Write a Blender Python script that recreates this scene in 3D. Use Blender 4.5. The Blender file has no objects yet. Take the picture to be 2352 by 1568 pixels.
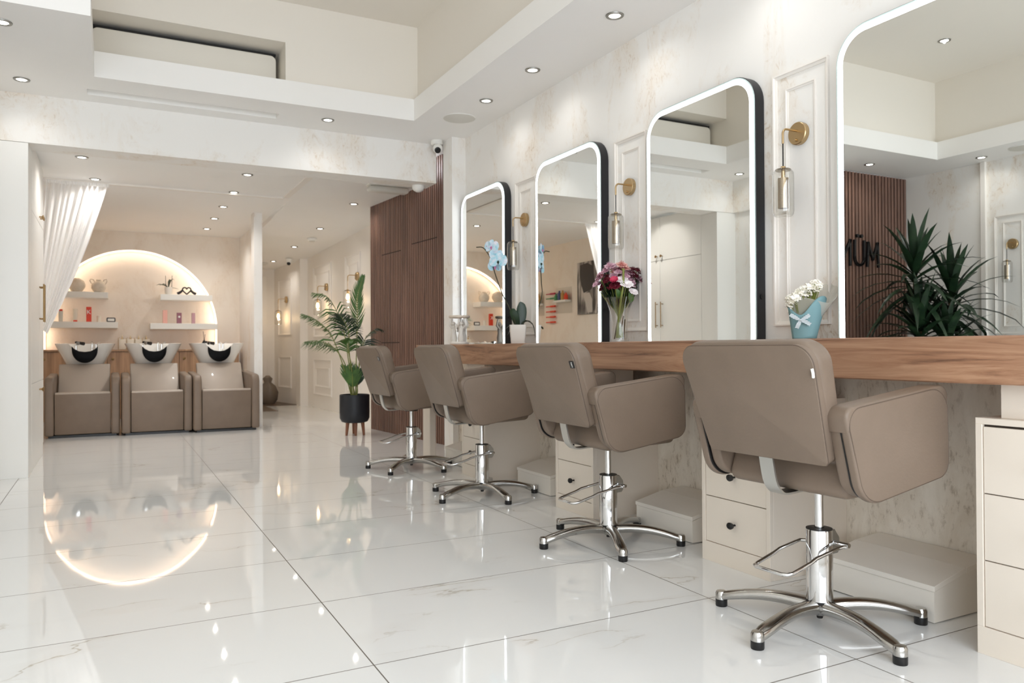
import bpy, bmesh, math, random
from mathutils import Vector, Matrix
R_ = math.radians
random.seed(7)
S = bpy.context.scene
COL = S.collection

# ---------------------------------------------------------------- camera, world, exposure
cd = bpy.data.cameras.new('camera'); cam = bpy.data.objects.new('camera', cd); COL.objects.link(cam); S.camera = cam
yaw, pitch, roll = R_(27.46709), R_(.47465), R_(-.30887)
fw = Vector((math.sin(yaw)*math.cos(pitch), math.cos(yaw)*math.cos(pitch), math.sin(pitch)))
rt0 = Vector((math.cos(yaw), -math.sin(yaw), 0)); up0 = rt0.cross(fw)
rt = rt0*math.cos(roll)+up0*math.sin(roll); up = -rt0*math.sin(roll)+up0*math.cos(roll)
mw = Matrix((rt, up, -fw)).transposed().to_4x4(); mw.translation = (0, 0, .873)
cam.matrix_world = mw
cd.sensor_fit = 'HORIZONTAL'; cd.sensor_width = 36; cd.lens = 1775.476/2352*36
cd.clip_start = .05; cd.clip_end = 60
cd.dof.use_dof = True; cd.dof.focus_distance = 2.9; cd.dof.aperture_fstop = 5.0
w = bpy.data.worlds.new('world'); S.world = w; w.use_nodes = True
w.node_tree.nodes['Background'].inputs[0].default_value = (.84, .905, 1, 1)
w.node_tree.nodes['Background'].inputs[1].default_value = 6.3
S.view_settings.view_transform = 'Standard'; S.view_settings.look = 'None'
S.view_settings.exposure = 0.36; S.view_settings.gamma = 1.0; S.view_settings.use_curve_mapping = False
try:
    S.cycles.max_bounces = 16; S.cycles.diffuse_bounces = 11; S.cycles.glossy_bounces = 6
    S.cycles.transmission_bounces = 8; S.cycles.transparent_max_bounces = 12
    S.cycles.sample_clamp_indirect = 6; S.cycles.caustics_refractive = False; S.cycles.caustics_reflective = False
    S.cycles.use_denoising = True
except Exception: pass
SPOT_W = 3.6            # power of one ceiling downlight
SPOT_COL = (1.0, .985, .965)
REAR_COL = (1.0, .95, .90)

# ---------------------------------------------------------------- materials
def lin(c):
    f = lambda v: v/12.92 if v <= .04045 else ((v+.055)/1.055)**2.4
    return tuple(f(v/255) for v in c)+(1,)
def mat(name, rgb, rough=.5, metal=0, spec=.5, em=None, emst=0, trans=0, ior=1.45, alpha=1, coat=0, noise=None):
    m = bpy.data.materials.new(name); m.use_nodes = True; nt = m.node_tree; p = nt.nodes['Principled BSDF']
    p.inputs['Base Color'].default_value = lin(rgb); p.inputs['Roughness'].default_value = rough
    p.inputs['Metallic'].default_value = metal; p.inputs['Specular IOR Level'].default_value = spec
    p.inputs['Transmission Weight'].default_value = trans; p.inputs['IOR'].default_value = ior
    p.inputs['Coat Weight'].default_value = coat; p.inputs['Alpha'].default_value = alpha
    if em: p.inputs['Emission Color'].default_value = lin(em); p.inputs['Emission Strength'].default_value = emst
    if noise:   # (scale, second colour, amount, bump)
        sc, c2, am, bp = noise
        tc = nt.nodes.new('ShaderNodeTexCoord'); n = nt.nodes.new('ShaderNodeTexNoise')
        n.inputs['Scale'].default_value = sc; n.inputs['Detail'].default_value = 6
        nt.links.new(tc.outputs['Object'], n.inputs['Vector'])
        r = nt.nodes.new('ShaderNodeMapRange'); r.inputs[1].default_value = .35; r.inputs[2].default_value = .7; r.inputs[4].default_value = am
        nt.links.new(n.outputs[0], r.inputs[0])
        mx = nt.nodes.new('ShaderNodeMix'); mx.data_type = 'RGBA'
        mx.inputs[6].default_value = lin(rgb); mx.inputs[7].default_value = lin(c2)
        nt.links.new(r.outputs[0], mx.inputs[0]); nt.links.new(mx.outputs[2], p.inputs['Base Color'])
        if bp:
            b = nt.nodes.new('ShaderNodeBump'); b.inputs['Strength'].default_value = bp; b.inputs['Distance'].default_value = .004
            n2 = nt.nodes.new('ShaderNodeTexNoise'); n2.inputs['Scale'].default_value = sc*12; n2.inputs['Detail'].default_value = 3
            nt.links.new(tc.outputs['Object'], n2.inputs['Vector'])
            nt.links.new(n2.outputs[0], b.inputs['Height']); nt.links.new(b.outputs[0], p.inputs['Normal'])
    return m
def N(nt, t, **kw):
    n = nt.nodes.new(t)
    for k, v in kw.items(): setattr(n, k, v)
    return n
def plaster(name, base, tint, dark, amt, rough=.55, bump=.25, sc=1.0, cov=(.5, .7), dist=1.4, vs=1.0):
    m = bpy.data.materials.new(name); m.use_nodes = True; nt = m.node_tree; p = nt.nodes['Principled BSDF']; L = nt.links.new
    tc = N(nt, 'ShaderNodeTexCoord'); mp = N(nt, 'ShaderNodeMapping'); mp.inputs['Scale'].default_value = (1.6*sc, 1.6*sc, 1.0*sc*vs); L(tc.outputs['Object'], mp.inputs[0])
    n1 = N(nt, 'ShaderNodeTexNoise'); n1.inputs['Scale'].default_value = 1.7; n1.inputs['Detail'].default_value = 7; n1.inputs['Roughness'].default_value = .62; n1.inputs['Distortion'].default_value = .6; L(mp.outputs[0], n1.inputs[0])
    n2 = N(nt, 'ShaderNodeTexNoise'); n2.inputs['Scale'].default_value = 14; n2.inputs['Detail'].default_value = 8; n2.inputs['Roughness'].default_value = .7; n2.inputs['Distortion'].default_value = dist; L(mp.outputs[0], n2.inputs[0])
    r1 = N(nt, 'ShaderNodeMapRange'); r1.inputs[1].default_value = cov[0]; r1.inputs[2].default_value = cov[1]; L(n1.outputs[0], r1.inputs[0])
    r2 = N(nt, 'ShaderNodeMapRange'); r2.inputs[1].default_value = .52; r2.inputs[2].default_value = .66; L(n2.outputs[0], r2.inputs[0])
    mu = N(nt, 'ShaderNodeMath', operation='MULTIPLY'); L(r1.outputs[0], mu.inputs[0]); L(r2.outputs[0], mu.inputs[1])
    mu2 = N(nt, 'ShaderNodeMath', operation='MULTIPLY'); L(mu.outputs[0], mu2.inputs[0]); mu2.inputs[1].default_value = amt
    a = N(nt, 'ShaderNodeMix', data_type='RGBA'); a.inputs[6].default_value = lin(base); a.inputs[7].default_value = lin(tint); L(r1.outputs[0], a.inputs[0])
    b = N(nt, 'ShaderNodeMix', data_type='RGBA'); L(a.outputs[2], b.inputs[6]); b.inputs[7].default_value = lin(dark); L(mu2.outputs[0], b.inputs[0])
    L(b.outputs[2], p.inputs['Base Color']); p.inputs['Roughness'].default_value = rough
    bu = N(nt, 'ShaderNodeBump'); bu.inputs['Strength'].default_value = bump; bu.inputs['Distance'].default_value = .003; L(n2.outputs[0], bu.inputs['Height']); L(bu.outputs[0], p.inputs['Normal'])
    return m
def wood(name, c1, c2, axis='Y', rough=.45, sc=1.0, c3=None):
    m = bpy.data.materials.new(name); m.use_nodes = True; nt = m.node_tree; p = nt.nodes['Principled BSDF']; L = nt.links.new
    tc = N(nt, 'ShaderNodeTexCoord'); mp = N(nt, 'ShaderNodeMapping')
    s = [9*sc]*3; s['XYZ'.index(axis)] = .55*sc; mp.inputs['Scale'].default_value = s; L(tc.outputs['Object'], mp.inputs[0])
    n0 = N(nt, 'ShaderNodeTexNoise'); n0.inputs['Scale'].default_value = 1.1; n0.inputs['Detail'].default_value = 3; L(mp.outputs[0], n0.inputs[0])
    n1 = N(nt, 'ShaderNodeTexNoise'); n1.inputs['Scale'].default_value = 2.2; n1.inputs['Detail'].default_value = 9; n1.inputs['Roughness'].default_value = .65; n1.inputs['Distortion'].default_value = 1.2; L(mp.outputs[0], n1.inputs[0])
    cr = N(nt, 'ShaderNodeValToRGB'); L(n1.outputs[0], cr.inputs[0])
    e = cr.color_ramp.elements; e[0].position = .33; e[0].color = lin(c2); e[1].position = .6; e[1].color = lin(c1)
    if c3: x = e.new(.46); x.color = lin(c3)
    mx = N(nt, 'ShaderNodeMix', data_type='RGBA', blend_type='MULTIPLY'); mx.inputs[0].default_value = .35; L(cr.outputs[0], mx.inputs[6]); L(n0.outputs[0], mx.inputs[7])
    g = N(nt, 'ShaderNodeBrightContrast'); g.inputs[1].default_value = .02; L(mx.outputs[2], g.inputs[0])
    L(g.outputs[0], p.inputs['Base Color']); p.inputs['Roughness'].default_value = rough
    return m
def marble():
    m = bpy.data.materials.new('marble_tile'); m.use_nodes = True; nt = m.node_tree; p = nt.nodes['Principled BSDF']; L = nt.links.new
    tc = N(nt, 'ShaderNodeTexCoord'); sep = N(nt, 'ShaderNodeSeparateXYZ'); L(tc.outputs['Object'], sep.inputs[0])
    def M(op, a, b=None, c=None):
        n = N(nt, 'ShaderNodeMath', operation=op)
        for i, v in enumerate((a, b, c)):
            if v is None: continue
            if isinstance(v, (int, float)): n.inputs[i].default_value = v
            else: L(v, n.inputs[i])
        return n.outputs[0]
    u = M('DIVIDE', M('SUBTRACT', sep.outputs[0], .645), 1.2); v = M('DIVIDE', M('SUBTRACT', sep.outputs[1], 4.469), .598)
    def edge(t, size):
        f = M('FRACT', t); d = M('MINIMUM', f, M('SUBTRACT', 1.0, f)); return M('LESS_THAN', M('MULTIPLY', d, size), .0019)
    grout = M('MAXIMUM', edge(u, 1.2), edge(v, .598))
    # every tile gets its own slice of the vein field
    cx = M('FLOOR', u); cy = M('FLOOR', v); off = M('ADD', M('MULTIPLY', cx, 7.31), M('MULTIPLY', cy, 3.77))
    cmb = N(nt, 'ShaderNodeCombineXYZ'); L(M('MULTIPLY', sep.outputs[0], .75), cmb.inputs[0]); L(M('MULTIPLY', sep.outputs[1], 1.5), cmb.inputs[1]); L(off, cmb.inputs[2])
    n1 = N(nt, 'ShaderNodeTexNoise'); n1.inputs['Scale'].default_value = 1.3; n1.inputs['Detail'].default_value = 9; n1.inputs['Roughness'].default_value = .5; n1.inputs['Distortion'].default_value = .25; L(cmb.outputs[0], n1.inputs[0])
    vein = M('SUBTRACT', 1.0, M('MINIMUM', M('MULTIPLY', M('ABSOLUTE', M('SUBTRACT', n1.outputs[0], .53)), 230.0), 1.0))
    soft = M('SUBTRACT', 1.0, M('MINIMUM', M('MULTIPLY', M('ABSOLUTE', M('SUBTRACT', n1.outputs[0], .53)), 22.0), 1.0))
    n2 = N(nt, 'ShaderNodeTexNoise'); n2.inputs['Scale'].default_value = 2.2; n2.inputs['Detail'].default_value = 2; L(cmb.outputs[0], n2.inputs[0])
    r = N(nt, 'ShaderNodeMapRange'); r.inputs[1].default_value = .52; r.inputs[2].default_value = .66; L(n2.outputs[0], r.inputs[0])
    a = N(nt, 'ShaderNodeMix', data_type='RGBA'); a.inputs[6].default_value = lin((233, 234, 233)); a.inputs[7].default_value = lin((224, 222, 218)); L(M('MULTIPLY', soft, M('MULTIPLY', r.outputs[0], .5)), a.inputs[0])
    b = N(nt, 'ShaderNodeMix', data_type='RGBA'); L(a.outputs[2], b.inputs[6]); b.inputs[7].default_value = lin((176, 166, 148)); L(M('MULTIPLY', vein, M('MULTIPLY', r.outputs[0], .75)), b.inputs[0])
    c = N(nt, 'ShaderNodeMix', data_type='RGBA'); L(b.outputs[2], c.inputs[6]); c.inputs[7].default_value = lin((104, 98, 90)); L(grout, c.inputs[0])
    L(c.outputs[2], p.inputs['Base Color'])
    rr = M('ADD', M('MULTIPLY', grout, .5), .035); L(rr, p.inputs['Roughness']); p.inputs['Specular IOR Level'].default_value = .62
    nb = N(nt, 'ShaderNodeTexNoise'); nb.inputs['Scale'].default_value = 1.6; L(tc.outputs['Object'], nb.inputs[0])
    bu = N(nt, 'ShaderNodeBump'); bu.inputs['Strength'].default_value = .04; bu.inputs['Distance'].default_value = .01; L(nb.outputs[0], bu.inputs['Height']); L(bu.outputs[0], p.inputs['Normal'])
    return m
M = {}
M['floor'] = marble()
M['plaster'] = plaster('polished_plaster', (237, 235, 231), (231, 223, 212), (196, 174, 146), .9, sc=1.1)
M['plaster_low'] = plaster('rough_plaster', (228, 221, 209), (211, 201, 186), (138, 120, 97), .9, rough=.6, bump=.5, sc=2.0, cov=(.38, .62), dist=.3, vs=.7)
M['plaster_warm'] = plaster('warm_plaster', (236, 227, 215), (229, 217, 202), (204, 182, 156), .35)
M['white'] = mat('ceiling_paint', (242, 241, 239), .6, noise=(1.2, (238, 237, 233), .6, 0))
M['tray_gloss'] = mat('casing_gloss', (230, 226, 217), .15)
M['tray'] = mat('tray_paint', (231, 226, 217), .6)
M['panel_white'] = mat('panelling_paint', (238, 234, 228), .5, noise=(2, (232, 226, 218), .6, 0))
M['cupboard'] = mat('cupboard_lacquer', (234, 233, 229), .35)
M['cream'] = mat('cream_lacquer', (226, 216, 203), .4, noise=(3, (221, 211, 197), .5, 0))
M['step'] = mat('step_lacquer', (233, 227, 217), .35, noise=(3, (227, 221, 210), .5, 0))
M['gap'] = mat('shadow_gap', (60, 50, 42), .8)
M['taupe'] = mat('taupe_leatherette', (122, 106, 92), .46, noise=(9, (114, 99, 85), .6, .12))
M['taupe_gloss'] = mat('glossy_taupe_leatherette', (170, 158, 146), .36, spec=.6, coat=.3)  # base colour lightened to carry the lamp reflections on the wash pads
M['seam'] = mat('seam_thread', (92, 78, 66), .6)
M['black'] = mat('black_rubber', (22, 21, 21), .4)
M['matte_black'] = mat('matte_black_metal', (34, 34, 37), .4)
M['planter_black'] = mat('planter_black', (32, 34, 40), .45)
M['gel'] = mat('black_gel', (6, 6, 7), .5, spec=.15)
M['chrome'] = mat('polished_chrome', (222, 222, 222), .06, 1)
M['alu'] = mat('polished_aluminium', (190, 188, 184), .17, 1)
M['steel'] = mat('brushed_steel', (200, 200, 196), .32, 1)
M['brass'] = mat('brushed_brass', (194, 168, 128), .3, 1)
M['old_brass'] = mat('aged_brass', (150, 122, 84), .35, 1)
M['mirror'] = mat('mirror_glass', (244, 246, 244), .0, 1)
M['led'] = mat('led_band', (255, 255, 255), .5, em=(248, 252, 255), emst=4.0)
M['arch_led'] = mat('warm_led_tape', (255, 240, 220), .5, em=(255, 238, 220), emst=8)
M['lens'] = mat('downlight_lens', (255, 255, 255), .4, em=(255, 248, 236), emst=14)
M['bulb'] = mat('filament_bulb', (255, 220, 160), .4, em=(255, 205, 140), emst=9)
M['nickel'] = mat('satin_nickel', (150, 148, 142), .35, 1)
M['counter'] = wood('walnut_counter', (188, 145, 112), (108, 71, 47), 'Y', .42, c3=(164, 118, 86))
M['oak'] = wood('oak_cabinet', (190, 152, 118), (150, 114, 84), 'Z', .45)
M['legwood'] = wood('plant_stand_wood', (160, 98, 60), (120, 70, 42), 'Z', .5)
M['slat'] = wood('walnut_slat', (142, 104, 86), (106, 74, 60), 'Z', .42)
M['slat_back'] = mat('slat_backing', (40, 28, 24), .8)
M['porcelain'] = mat('white_porcelain', (236, 235, 231), .08, coat=.4)
M['ceramic'] = mat('white_ceramic', (224, 220, 212), .35)
M['stone'] = mat('pale_stone', (226, 216, 201), .6, noise=(30, (212, 200, 184), .7, .3))
M['curtain'] = mat('cream_voile', (250, 250, 250), .8)
M['leaf'] = mat('green_leaf', (52, 88, 34), .38, noise=(14, (82, 118, 48), .8, 0))
M['leaf_dark'] = mat('dark_leaf', (26, 46, 30), .35, noise=(10, (44, 68, 42), .8, 0))
M['stem'] = mat('green_stem', (124, 132, 62), .5)
M['stem_brown'] = mat('brown_stem', (96, 78, 52), .6)
M['orchid_stem'] = mat('orchid_stem', (58, 56, 36), .5)
M['blue_petal'] = mat('blue_orchid_petal', (152, 208, 224), .5, noise=(38, (232, 230, 240), 1.0, 0))
M['pink_lip'] = mat('orchid_lip', (206, 130, 170), .5)
M['burgundy'] = mat('burgundy_petal', (110, 18, 38), .55, noise=(60, (74, 10, 26), .8, 0))
M['mauve'] = mat('mauve_petal', (212, 162, 182), .55, noise=(60, (236, 212, 220), .9, 0))
M['rose'] = mat('rose_petal', (190, 50, 84), .5)
M['blush'] = mat('blush_petal', (240, 206, 200), .55, noise=(50, (222, 140, 128), .8, 0))
M['white_petal'] = mat('white_petal', (246, 240, 240), .55)
M['cream_petal'] = mat('cream_petal', (250, 248, 240), .6)
M['teal'] = mat('teal_card', (116, 154, 160), .5)
M['ribbon'] = mat('striped_ribbon', (226, 232, 236), .6)
M['wrap'] = mat('film_wrap', (228, 226, 214), .35, trans=.35, alpha=.55)
M['soil'] = mat('soil', (50, 38, 28), .9)
M['orange'] = mat('orange_red_carton', (222, 66, 36), .45)
M['pink'] = mat('pale_pink_carton', (232, 176, 162), .45)
M['mauve_box'] = mat('mauve_carton', (150, 98, 112), .45)
M['lilac_box'] = mat('lilac_carton', (190, 150, 158), .45)
M['white_plastic'] = mat('white_plastic', (232, 231, 226), .4)
M['bottle_white'] = mat('milky_bottle', (232, 226, 212), .35)
M['grey_plastic'] = mat('light_grey_diffuser', (212, 210, 202), .4)
M['green_pot'] = mat('green_bottle', (70, 140, 90), .4)
M['blue_pot'] = mat('blue_bottle', (70, 84, 130), .4)
M['ochre'] = mat('ochre_bottle', (190, 150, 84), .4)
M['dark_floor'] = mat('dark_hall_floor', (96, 80, 66), .35)
M['bag'] = mat('grey_bin_bag', (112, 100, 88), .4)
M['cord'] = mat('black_flex', (24, 20, 18), .5)
M['water'] = mat('vase_water', (225, 225, 205), .02, trans=1, ior=1.33)
def glass(name, tint=(250, 250, 250), rough=.01):
    m = bpy.data.materials.new(name); m.use_nodes = True; nt = m.node_tree; L = nt.links.new
    for n in list(nt.nodes): nt.nodes.remove(n)
    o = N(nt, 'ShaderNodeOutputMaterial'); t = N(nt, 'ShaderNodeBsdfTransparent'); t.inputs[0].default_value = lin(tint)
    g = N(nt, 'ShaderNodeBsdfGlossy'); g.inputs['Roughness'].default_value = rough
    f = N(nt, 'ShaderNodeLayerWeight'); f.inputs[0].default_value = .5; mx = N(nt, 'ShaderNodeMixShader')
    pw = N(nt, 'ShaderNodeMath', operation='POWER'); pw.inputs[1].default_value = 4; L(f.outputs[1], pw.inputs[0]); ml = N(nt, 'ShaderNodeMath', operation='MULTIPLY_ADD'); ml.inputs[1].default_value = .75; ml.inputs[2].default_value = .07; L(pw.outputs[0], ml.inputs[0])
    L(ml.outputs[0], mx.inputs[0]); L(t.outputs[0], mx.inputs[1]); L(g.outputs[0], mx.inputs[2]); L(mx.outputs[0], o.inputs[0]); return m
M['glass'] = glass('clear_glass', (251, 251, 250)); M['glass_smoke'] = glass('ribbed_glass', (205, 198, 186), .08)
# sheer curtain: part diffuse, part translucent
nt = M['curtain'].node_tree; L = nt.links.new; p = nt.nodes['Principled BSDF']; tr = N(nt, 'ShaderNodeBsdfTranslucent'); tr.inputs[0].default_value = lin((250, 250, 250))
mx = N(nt, 'ShaderNodeMixShader'); mx.inputs[0].default_value = .45; L(p.outputs[0], mx.inputs[1]); L(tr.outputs[0], mx.inputs[2]); L(mx.outputs[0], nt.nodes['Material Output'].inputs[0])
# striped ribbon
nt = M['ribbon'].node_tree; p = nt.nodes['Principled BSDF']; tc = N(nt, 'ShaderNodeTexCoord'); wv = N(nt, 'ShaderNodeTexWave'); wv.inputs['Scale'].default_value = 60; wv.bands_direction = 'Z'
nt.links.new(tc.outputs['Object'], wv.inputs[0]); cr = N(nt, 'ShaderNodeValToRGB'); cr.color_ramp.elements[0].position = .35; cr.color_ramp.elements[0].color = lin((110, 140, 150)); cr.color_ramp.elements[1].position = .5; cr.color_ramp.elements[1].color = lin((236, 238, 240))
nt.links.new(wv.outputs[0], cr.inputs[0]); nt.links.new(cr.outputs[0], p.inputs['Base Color'])
# monochrome portrait poster: soft dark and light folds
def poster_mat():
    m = mat('monochrome_print', (128, 124, 120), .4); nt = m.node_tree; p = nt.nodes['Principled BSDF']
    tc = N(nt, 'ShaderNodeTexCoord'); mp = N(nt, 'ShaderNodeMapping'); mp.inputs['Scale'].default_value = (1, 5, 1.1); n = N(nt, 'ShaderNodeTexNoise'); n.inputs['Scale'].default_value = 1.6; n.inputs['Detail'].default_value = 5; n.inputs['Distortion'].default_value = 1.0
    nt.links.new(tc.outputs['Object'], mp.inputs[0]); nt.links.new(mp.outputs[0], n.inputs[0]); cr = N(nt, 'ShaderNodeValToRGB')
    e = cr.color_ramp.elements; e[0].position = .42; e[0].color = lin((44, 40, 40)); e[1].position = .6; e[1].color = lin((190, 184, 178)); x = e.new(.5); x.color = lin((120, 114, 110))
    nt.links.new(n.outputs[0], cr.inputs[0]); nt.links.new(cr.outputs[0], p.inputs['Base Color']); return m
M['poster'] = poster_mat()
M['print_dark'] = mat('print_black', (36, 32, 33), .5); M['print_light'] = mat('print_pale', (196, 190, 184), .5)

# ---------------------------------------------------------------- mesh helpers
def round_poly(pts, rads, seg=6):
    out = []; n = len(pts)
    for i in range(n):
        p, a, b = Vector(pts[i]), Vector(pts[i-1]), Vector(pts[(i+1) % n]); r = rads[i] if hasattr(rads, '__len__') else rads
        if r <= 0: out.append(p); continue
        u, v = (a-p).normalized(), (b-p).normalized(); ang = u.angle(v); t = min(r/math.tan(ang/2), (a-p).length*.49, (b-p).length*.49)
        r2 = t*math.tan(ang/2); c = p+(u+v).normalized()*(r2/math.sin(ang/2)); s, e = p+u*t-c, p+v*t-c
        a0 = math.atan2(s.y, s.x); a1 = math.atan2(e.y, e.x); d = (a1-a0+math.pi) % (2*math.pi)-math.pi
        for k in range(seg+1): out.append(Vector((c.x+r2*math.cos(a0+d*k/seg), c.y+r2*math.sin(a0+d*k/seg))))
    return out
class B:
    def __init__(s): s.bm = bmesh.new()
    def _bev(s, edges, w, seg=2):
        if w > 0: bmesh.ops.bevel(s.bm, geom=edges, offset=w, segments=seg, affect='EDGES', profile=.5, clamp_overlap=True)
    def box(s, x0, x1, y0, y1, z0, z1, bev=0, seg=2, mtx=None):
        v = [s.bm.verts.new((x, y, z)) for x in (x0, x1) for y in (y0, y1) for z in (z0, z1)]
        f = [s.bm.faces.new([v[i] for i in q]) for q in ((0, 1, 3, 2), (4, 6, 7, 5), (0, 4, 5, 1), (2, 3, 7, 6), (0, 2, 6, 4), (1, 5, 7, 3))]
        if mtx is not None:
            for q in v: q.co = mtx @ q.co
        if bev: s._bev(list({e for q in f for e in q.edges}), bev, seg)
        return s
    def slab(s, pts, t0, t1, mtx=None, bev=0, seg=3, warp=None):
        """2-D outline (a,b) extruded from c=t0 to c=t1 with a rounded rim; mtx maps (a,b,c)."""
        mtx = mtx or Matrix(); P = []
        for p in pts:
            q = Vector((p[0], p[1]))
            if not P or (q-P[-1]).length > 1e-6: P.append(q)
        if (P[0]-P[-1]).length < 1e-6: P.pop()
        n = len(P); area = sum(P[i].x*P[(i+1) % n].y-P[(i+1) % n].x*P[i].y for i in range(n)); sg = 1 if area > 0 else -1
        nm = []
        for i in range(n):
            a, c = (P[i]-P[i-1]).normalized(), (P[(i+1) % n]-P[i]).normalized(); na, nc = Vector((-a.y, a.x))*sg, Vector((-c.y, c.x))*sg
            m = (na+nc)
            m = m/max(.35, m.length_squared/2) if m.length > 1e-4 else na
            nm.append(m)
        d = 1 if t1 > t0 else -1; lv = []
        if bev > 0:
            bev = min(bev, abs(t1-t0)*.499)
            for k in range(seg+1): th = math.pi/2*k/seg; lv.append((bev*(1-math.sin(th)), t0+d*bev*(1-math.cos(th))))
            for k in range(seg, -1, -1): th = math.pi/2*k/seg; lv.append((bev*(1-math.sin(th)), t1-d*bev*(1-math.cos(th))))
        else: lv = [(0, t0), (0, t1)]
        out = []
        for ins, c in lv:
            r = []
            for p, m in zip(P, nm):
                q = p+m*ins; v = Vector((q.x, q.y, c)); v = warp(v) if warp else v; r.append(mtx @ v)
            out.append(r)
        return s.rings(out)
    def rings(s, rings, cap0=True, cap1=True, closed=True):
        vr = [[s.bm.verts.new(p) for p in r] for r in rings]; n = len(vr[0])
        for a, b in zip(vr, vr[1:]):
            for i in range(n if closed else n-1): s.bm.faces.new((a[i], a[(i+1) % n], b[(i+1) % n], b[i]))
        if closed and cap0: s.bm.faces.new(vr[0][::-1])
        if closed and cap1: s.bm.faces.new(vr[-1])
        return s
    def tube(s, pts, r, seg=10, closed=False, cap=True):
        P = [Vector(p) for p in pts]; n = len(P); R = r if hasattr(r, '__len__') else [r]*n; out = []; nrm = None
        for i in range(n):
            t = (P[(i+1) % n]-P[i-1]) if closed else (P[min(i+1, n-1)]-P[max(i-1, 0)])
            t.normalize()
            if nrm is None: nrm = t.orthogonal().normalized()
            nrm = (nrm-t*nrm.dot(t)).normalized(); bn = t.cross(nrm)
            out.append([P[i]+(nrm*math.cos(2*math.pi*k/seg)+bn*math.sin(2*math.pi*k/seg))*R[i] for k in range(seg)])
        if closed: out.append(out[0]); s.rings(out, False, False)
        else: s.rings(out, cap, cap)
        return s
    def lathe(s, prof, c=(0, 0, 0), seg=24, axis='Z', sx=1, sy=1):
        out = []
        for r, h in prof:
            r = max(r, 1e-4); ring = []
            for k in range(seg):
                a = 2*math.pi*k/seg; x, y = r*math.cos(a)*sx, r*math.sin(a)*sy
                v = (x, y, h) if axis == 'Z' else ((-h, x, y) if axis == '-X' else ((h, x, y) if axis == 'X' else (x, h, y)))
                ring.append(Vector(v)+Vector(c))
            out.append(ring)
        return s.rings(out)
    def strip(s, pts, widths, side, cup=0):
        """leaf blade: three-vertex cross-section along pts, folded by cup"""
        P = [Vector(p) for p in pts]; rows = []
        for i, q in enumerate(P):
            t = (P[min(i+1, len(P)-1)]-P[max(i-1, 0)]).normalized(); sd = Vector(side); sd = (sd-t*sd.dot(t))
            sd = sd.normalized() if sd.length > 1e-5 else t.orthogonal().normalized(); nn = t.cross(sd); w = widths[i]
            rows.append([s.bm.verts.new(q-sd*w+nn*cup*w), s.bm.verts.new(q), s.bm.verts.new(q+sd*w+nn*cup*w)])
        for a, b in zip(rows, rows[1:]):
            for k in (0, 1): s.bm.faces.new((a[k], a[k+1], b[k+1], b[k]))
        return s
    def ball(s, c, r, sub=2, sc=(1, 1, 1)):
        m = Matrix.Translation(c) @ Matrix.Diagonal((r*sc[0], r*sc[1], r*sc[2], 1)); bmesh.ops.create_icosphere(s.bm, subdivisions=sub, radius=1, matrix=m); return s
    def build(s, name, material, parent=None, smooth=True, ang=38, mtx=None, recalc=True):
        if recalc: bmesh.ops.recalc_face_normals(s.bm, faces=s.bm.faces)
        me = bpy.data.meshes.new(name)
        if mtx is not None: s.bm.transform(mtx)
        s.bm.to_mesh(me); s.bm.free(); me.materials.append(M[material] if isinstance(material, str) else material)
        if smooth:
            for p in me.polygons: p.use_smooth = len(p.vertices) < 13
            me.set_sharp_from_angle(angle=R_(ang))
        o = bpy.data.objects.new(name, me); COL.objects.link(o)
        if parent: o.parent = parent
        return o
def bez(pts, n=24):
    """Catmull-Rom through the points"""
    P = [Vector(p) for p in pts]; P = [P[0]*2-P[1]]+P+[P[-1]*2-P[-2]]; out = []; m = len(P)-3
    for i in range(n+1):
        t = i/n*m; k = min(int(t), m-1); t -= k; a, b, c, d = P[k:k+4]
        out.append(.5*((2*b)+(c-a)*t+(2*a-5*b+4*c-d)*t*t+(3*b-a-3*c+d)*t**3))
    return out
def tag(o, label, cat, group=None, kind=None):
    if label: o['label'] = label
    if cat: o['category'] = cat
    if group: o['group'] = group
    if kind: o['kind'] = kind
    return o
def thing(name, label, cat, loc=(0, 0, 0), rz=0, group=None):
    o = bpy.data.objects.new(name, None); COL.objects.link(o); o.location = loc; o.rotation_euler = (0, 0, rz); o.empty_display_size = .1
    return tag(o, label, cat, group)
def struct(o, label=None):
    o['kind'] = 'structure'
    if label: o['label'] = label
    return o
def copy_tree(o, parent=None, loc=None, rz=None, label=None):
    c = o.copy(); COL.objects.link(c)
    if parent: c.parent = parent
    if loc is not None: c.location = loc
    if rz is not None: c.rotation_euler = (0, 0, rz)
    if label: c['label'] = label
    for ch in o.children: copy_tree(ch, c)
    return c
def lamp(parent, kind, loc, energy, color, **kw):
    l = bpy.data.lights.new('lamp_light', kind); l.energy = energy; l.color = color
    for k, v in kw.items(): setattr(l, k, v)
    o = bpy.data.objects.new('lamp_light', l); COL.objects.link(o); o.parent = parent; o.location = loc; return o

# ---------------------------------------------------------------- setting
X0, XR, YB = -2.29, 2.66, -1.5
ZC, ZB, ZU, ZR = 2.64, 2.807, 3.39, 2.42
struct(B().box(-2.6, 3.4, -1.7, 14, -.1, 0).build('floor', 'floor', smooth=False), 'white marble tiles with faint veins and thin grout')
b = B().box(2.1, 3.0, 12.25, 13.9, 0, .004).box(1.75, 2.1, 11.2, 13.9, 0, .004).build('floor_hall', 'dark_floor', smooth=False); struct(b)
struct(B().box(XR, 2.8, YB-.2, 6.20, 0, ZC).build('wall_right', 'plaster', smooth=False), 'polished cream plaster wall carrying the mirrors')
struct(B().box(2.585, XR, YB, 5.95, 0, .765).build('wall_right_lower', 'plaster_low', smooth=False), 'rough grey plaster under the counter')
struct(B().box(2.536, XR, 5.95, 6.14, 0, ZC).build('wall_right_pilaster', 'plaster', smooth=False))
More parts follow.
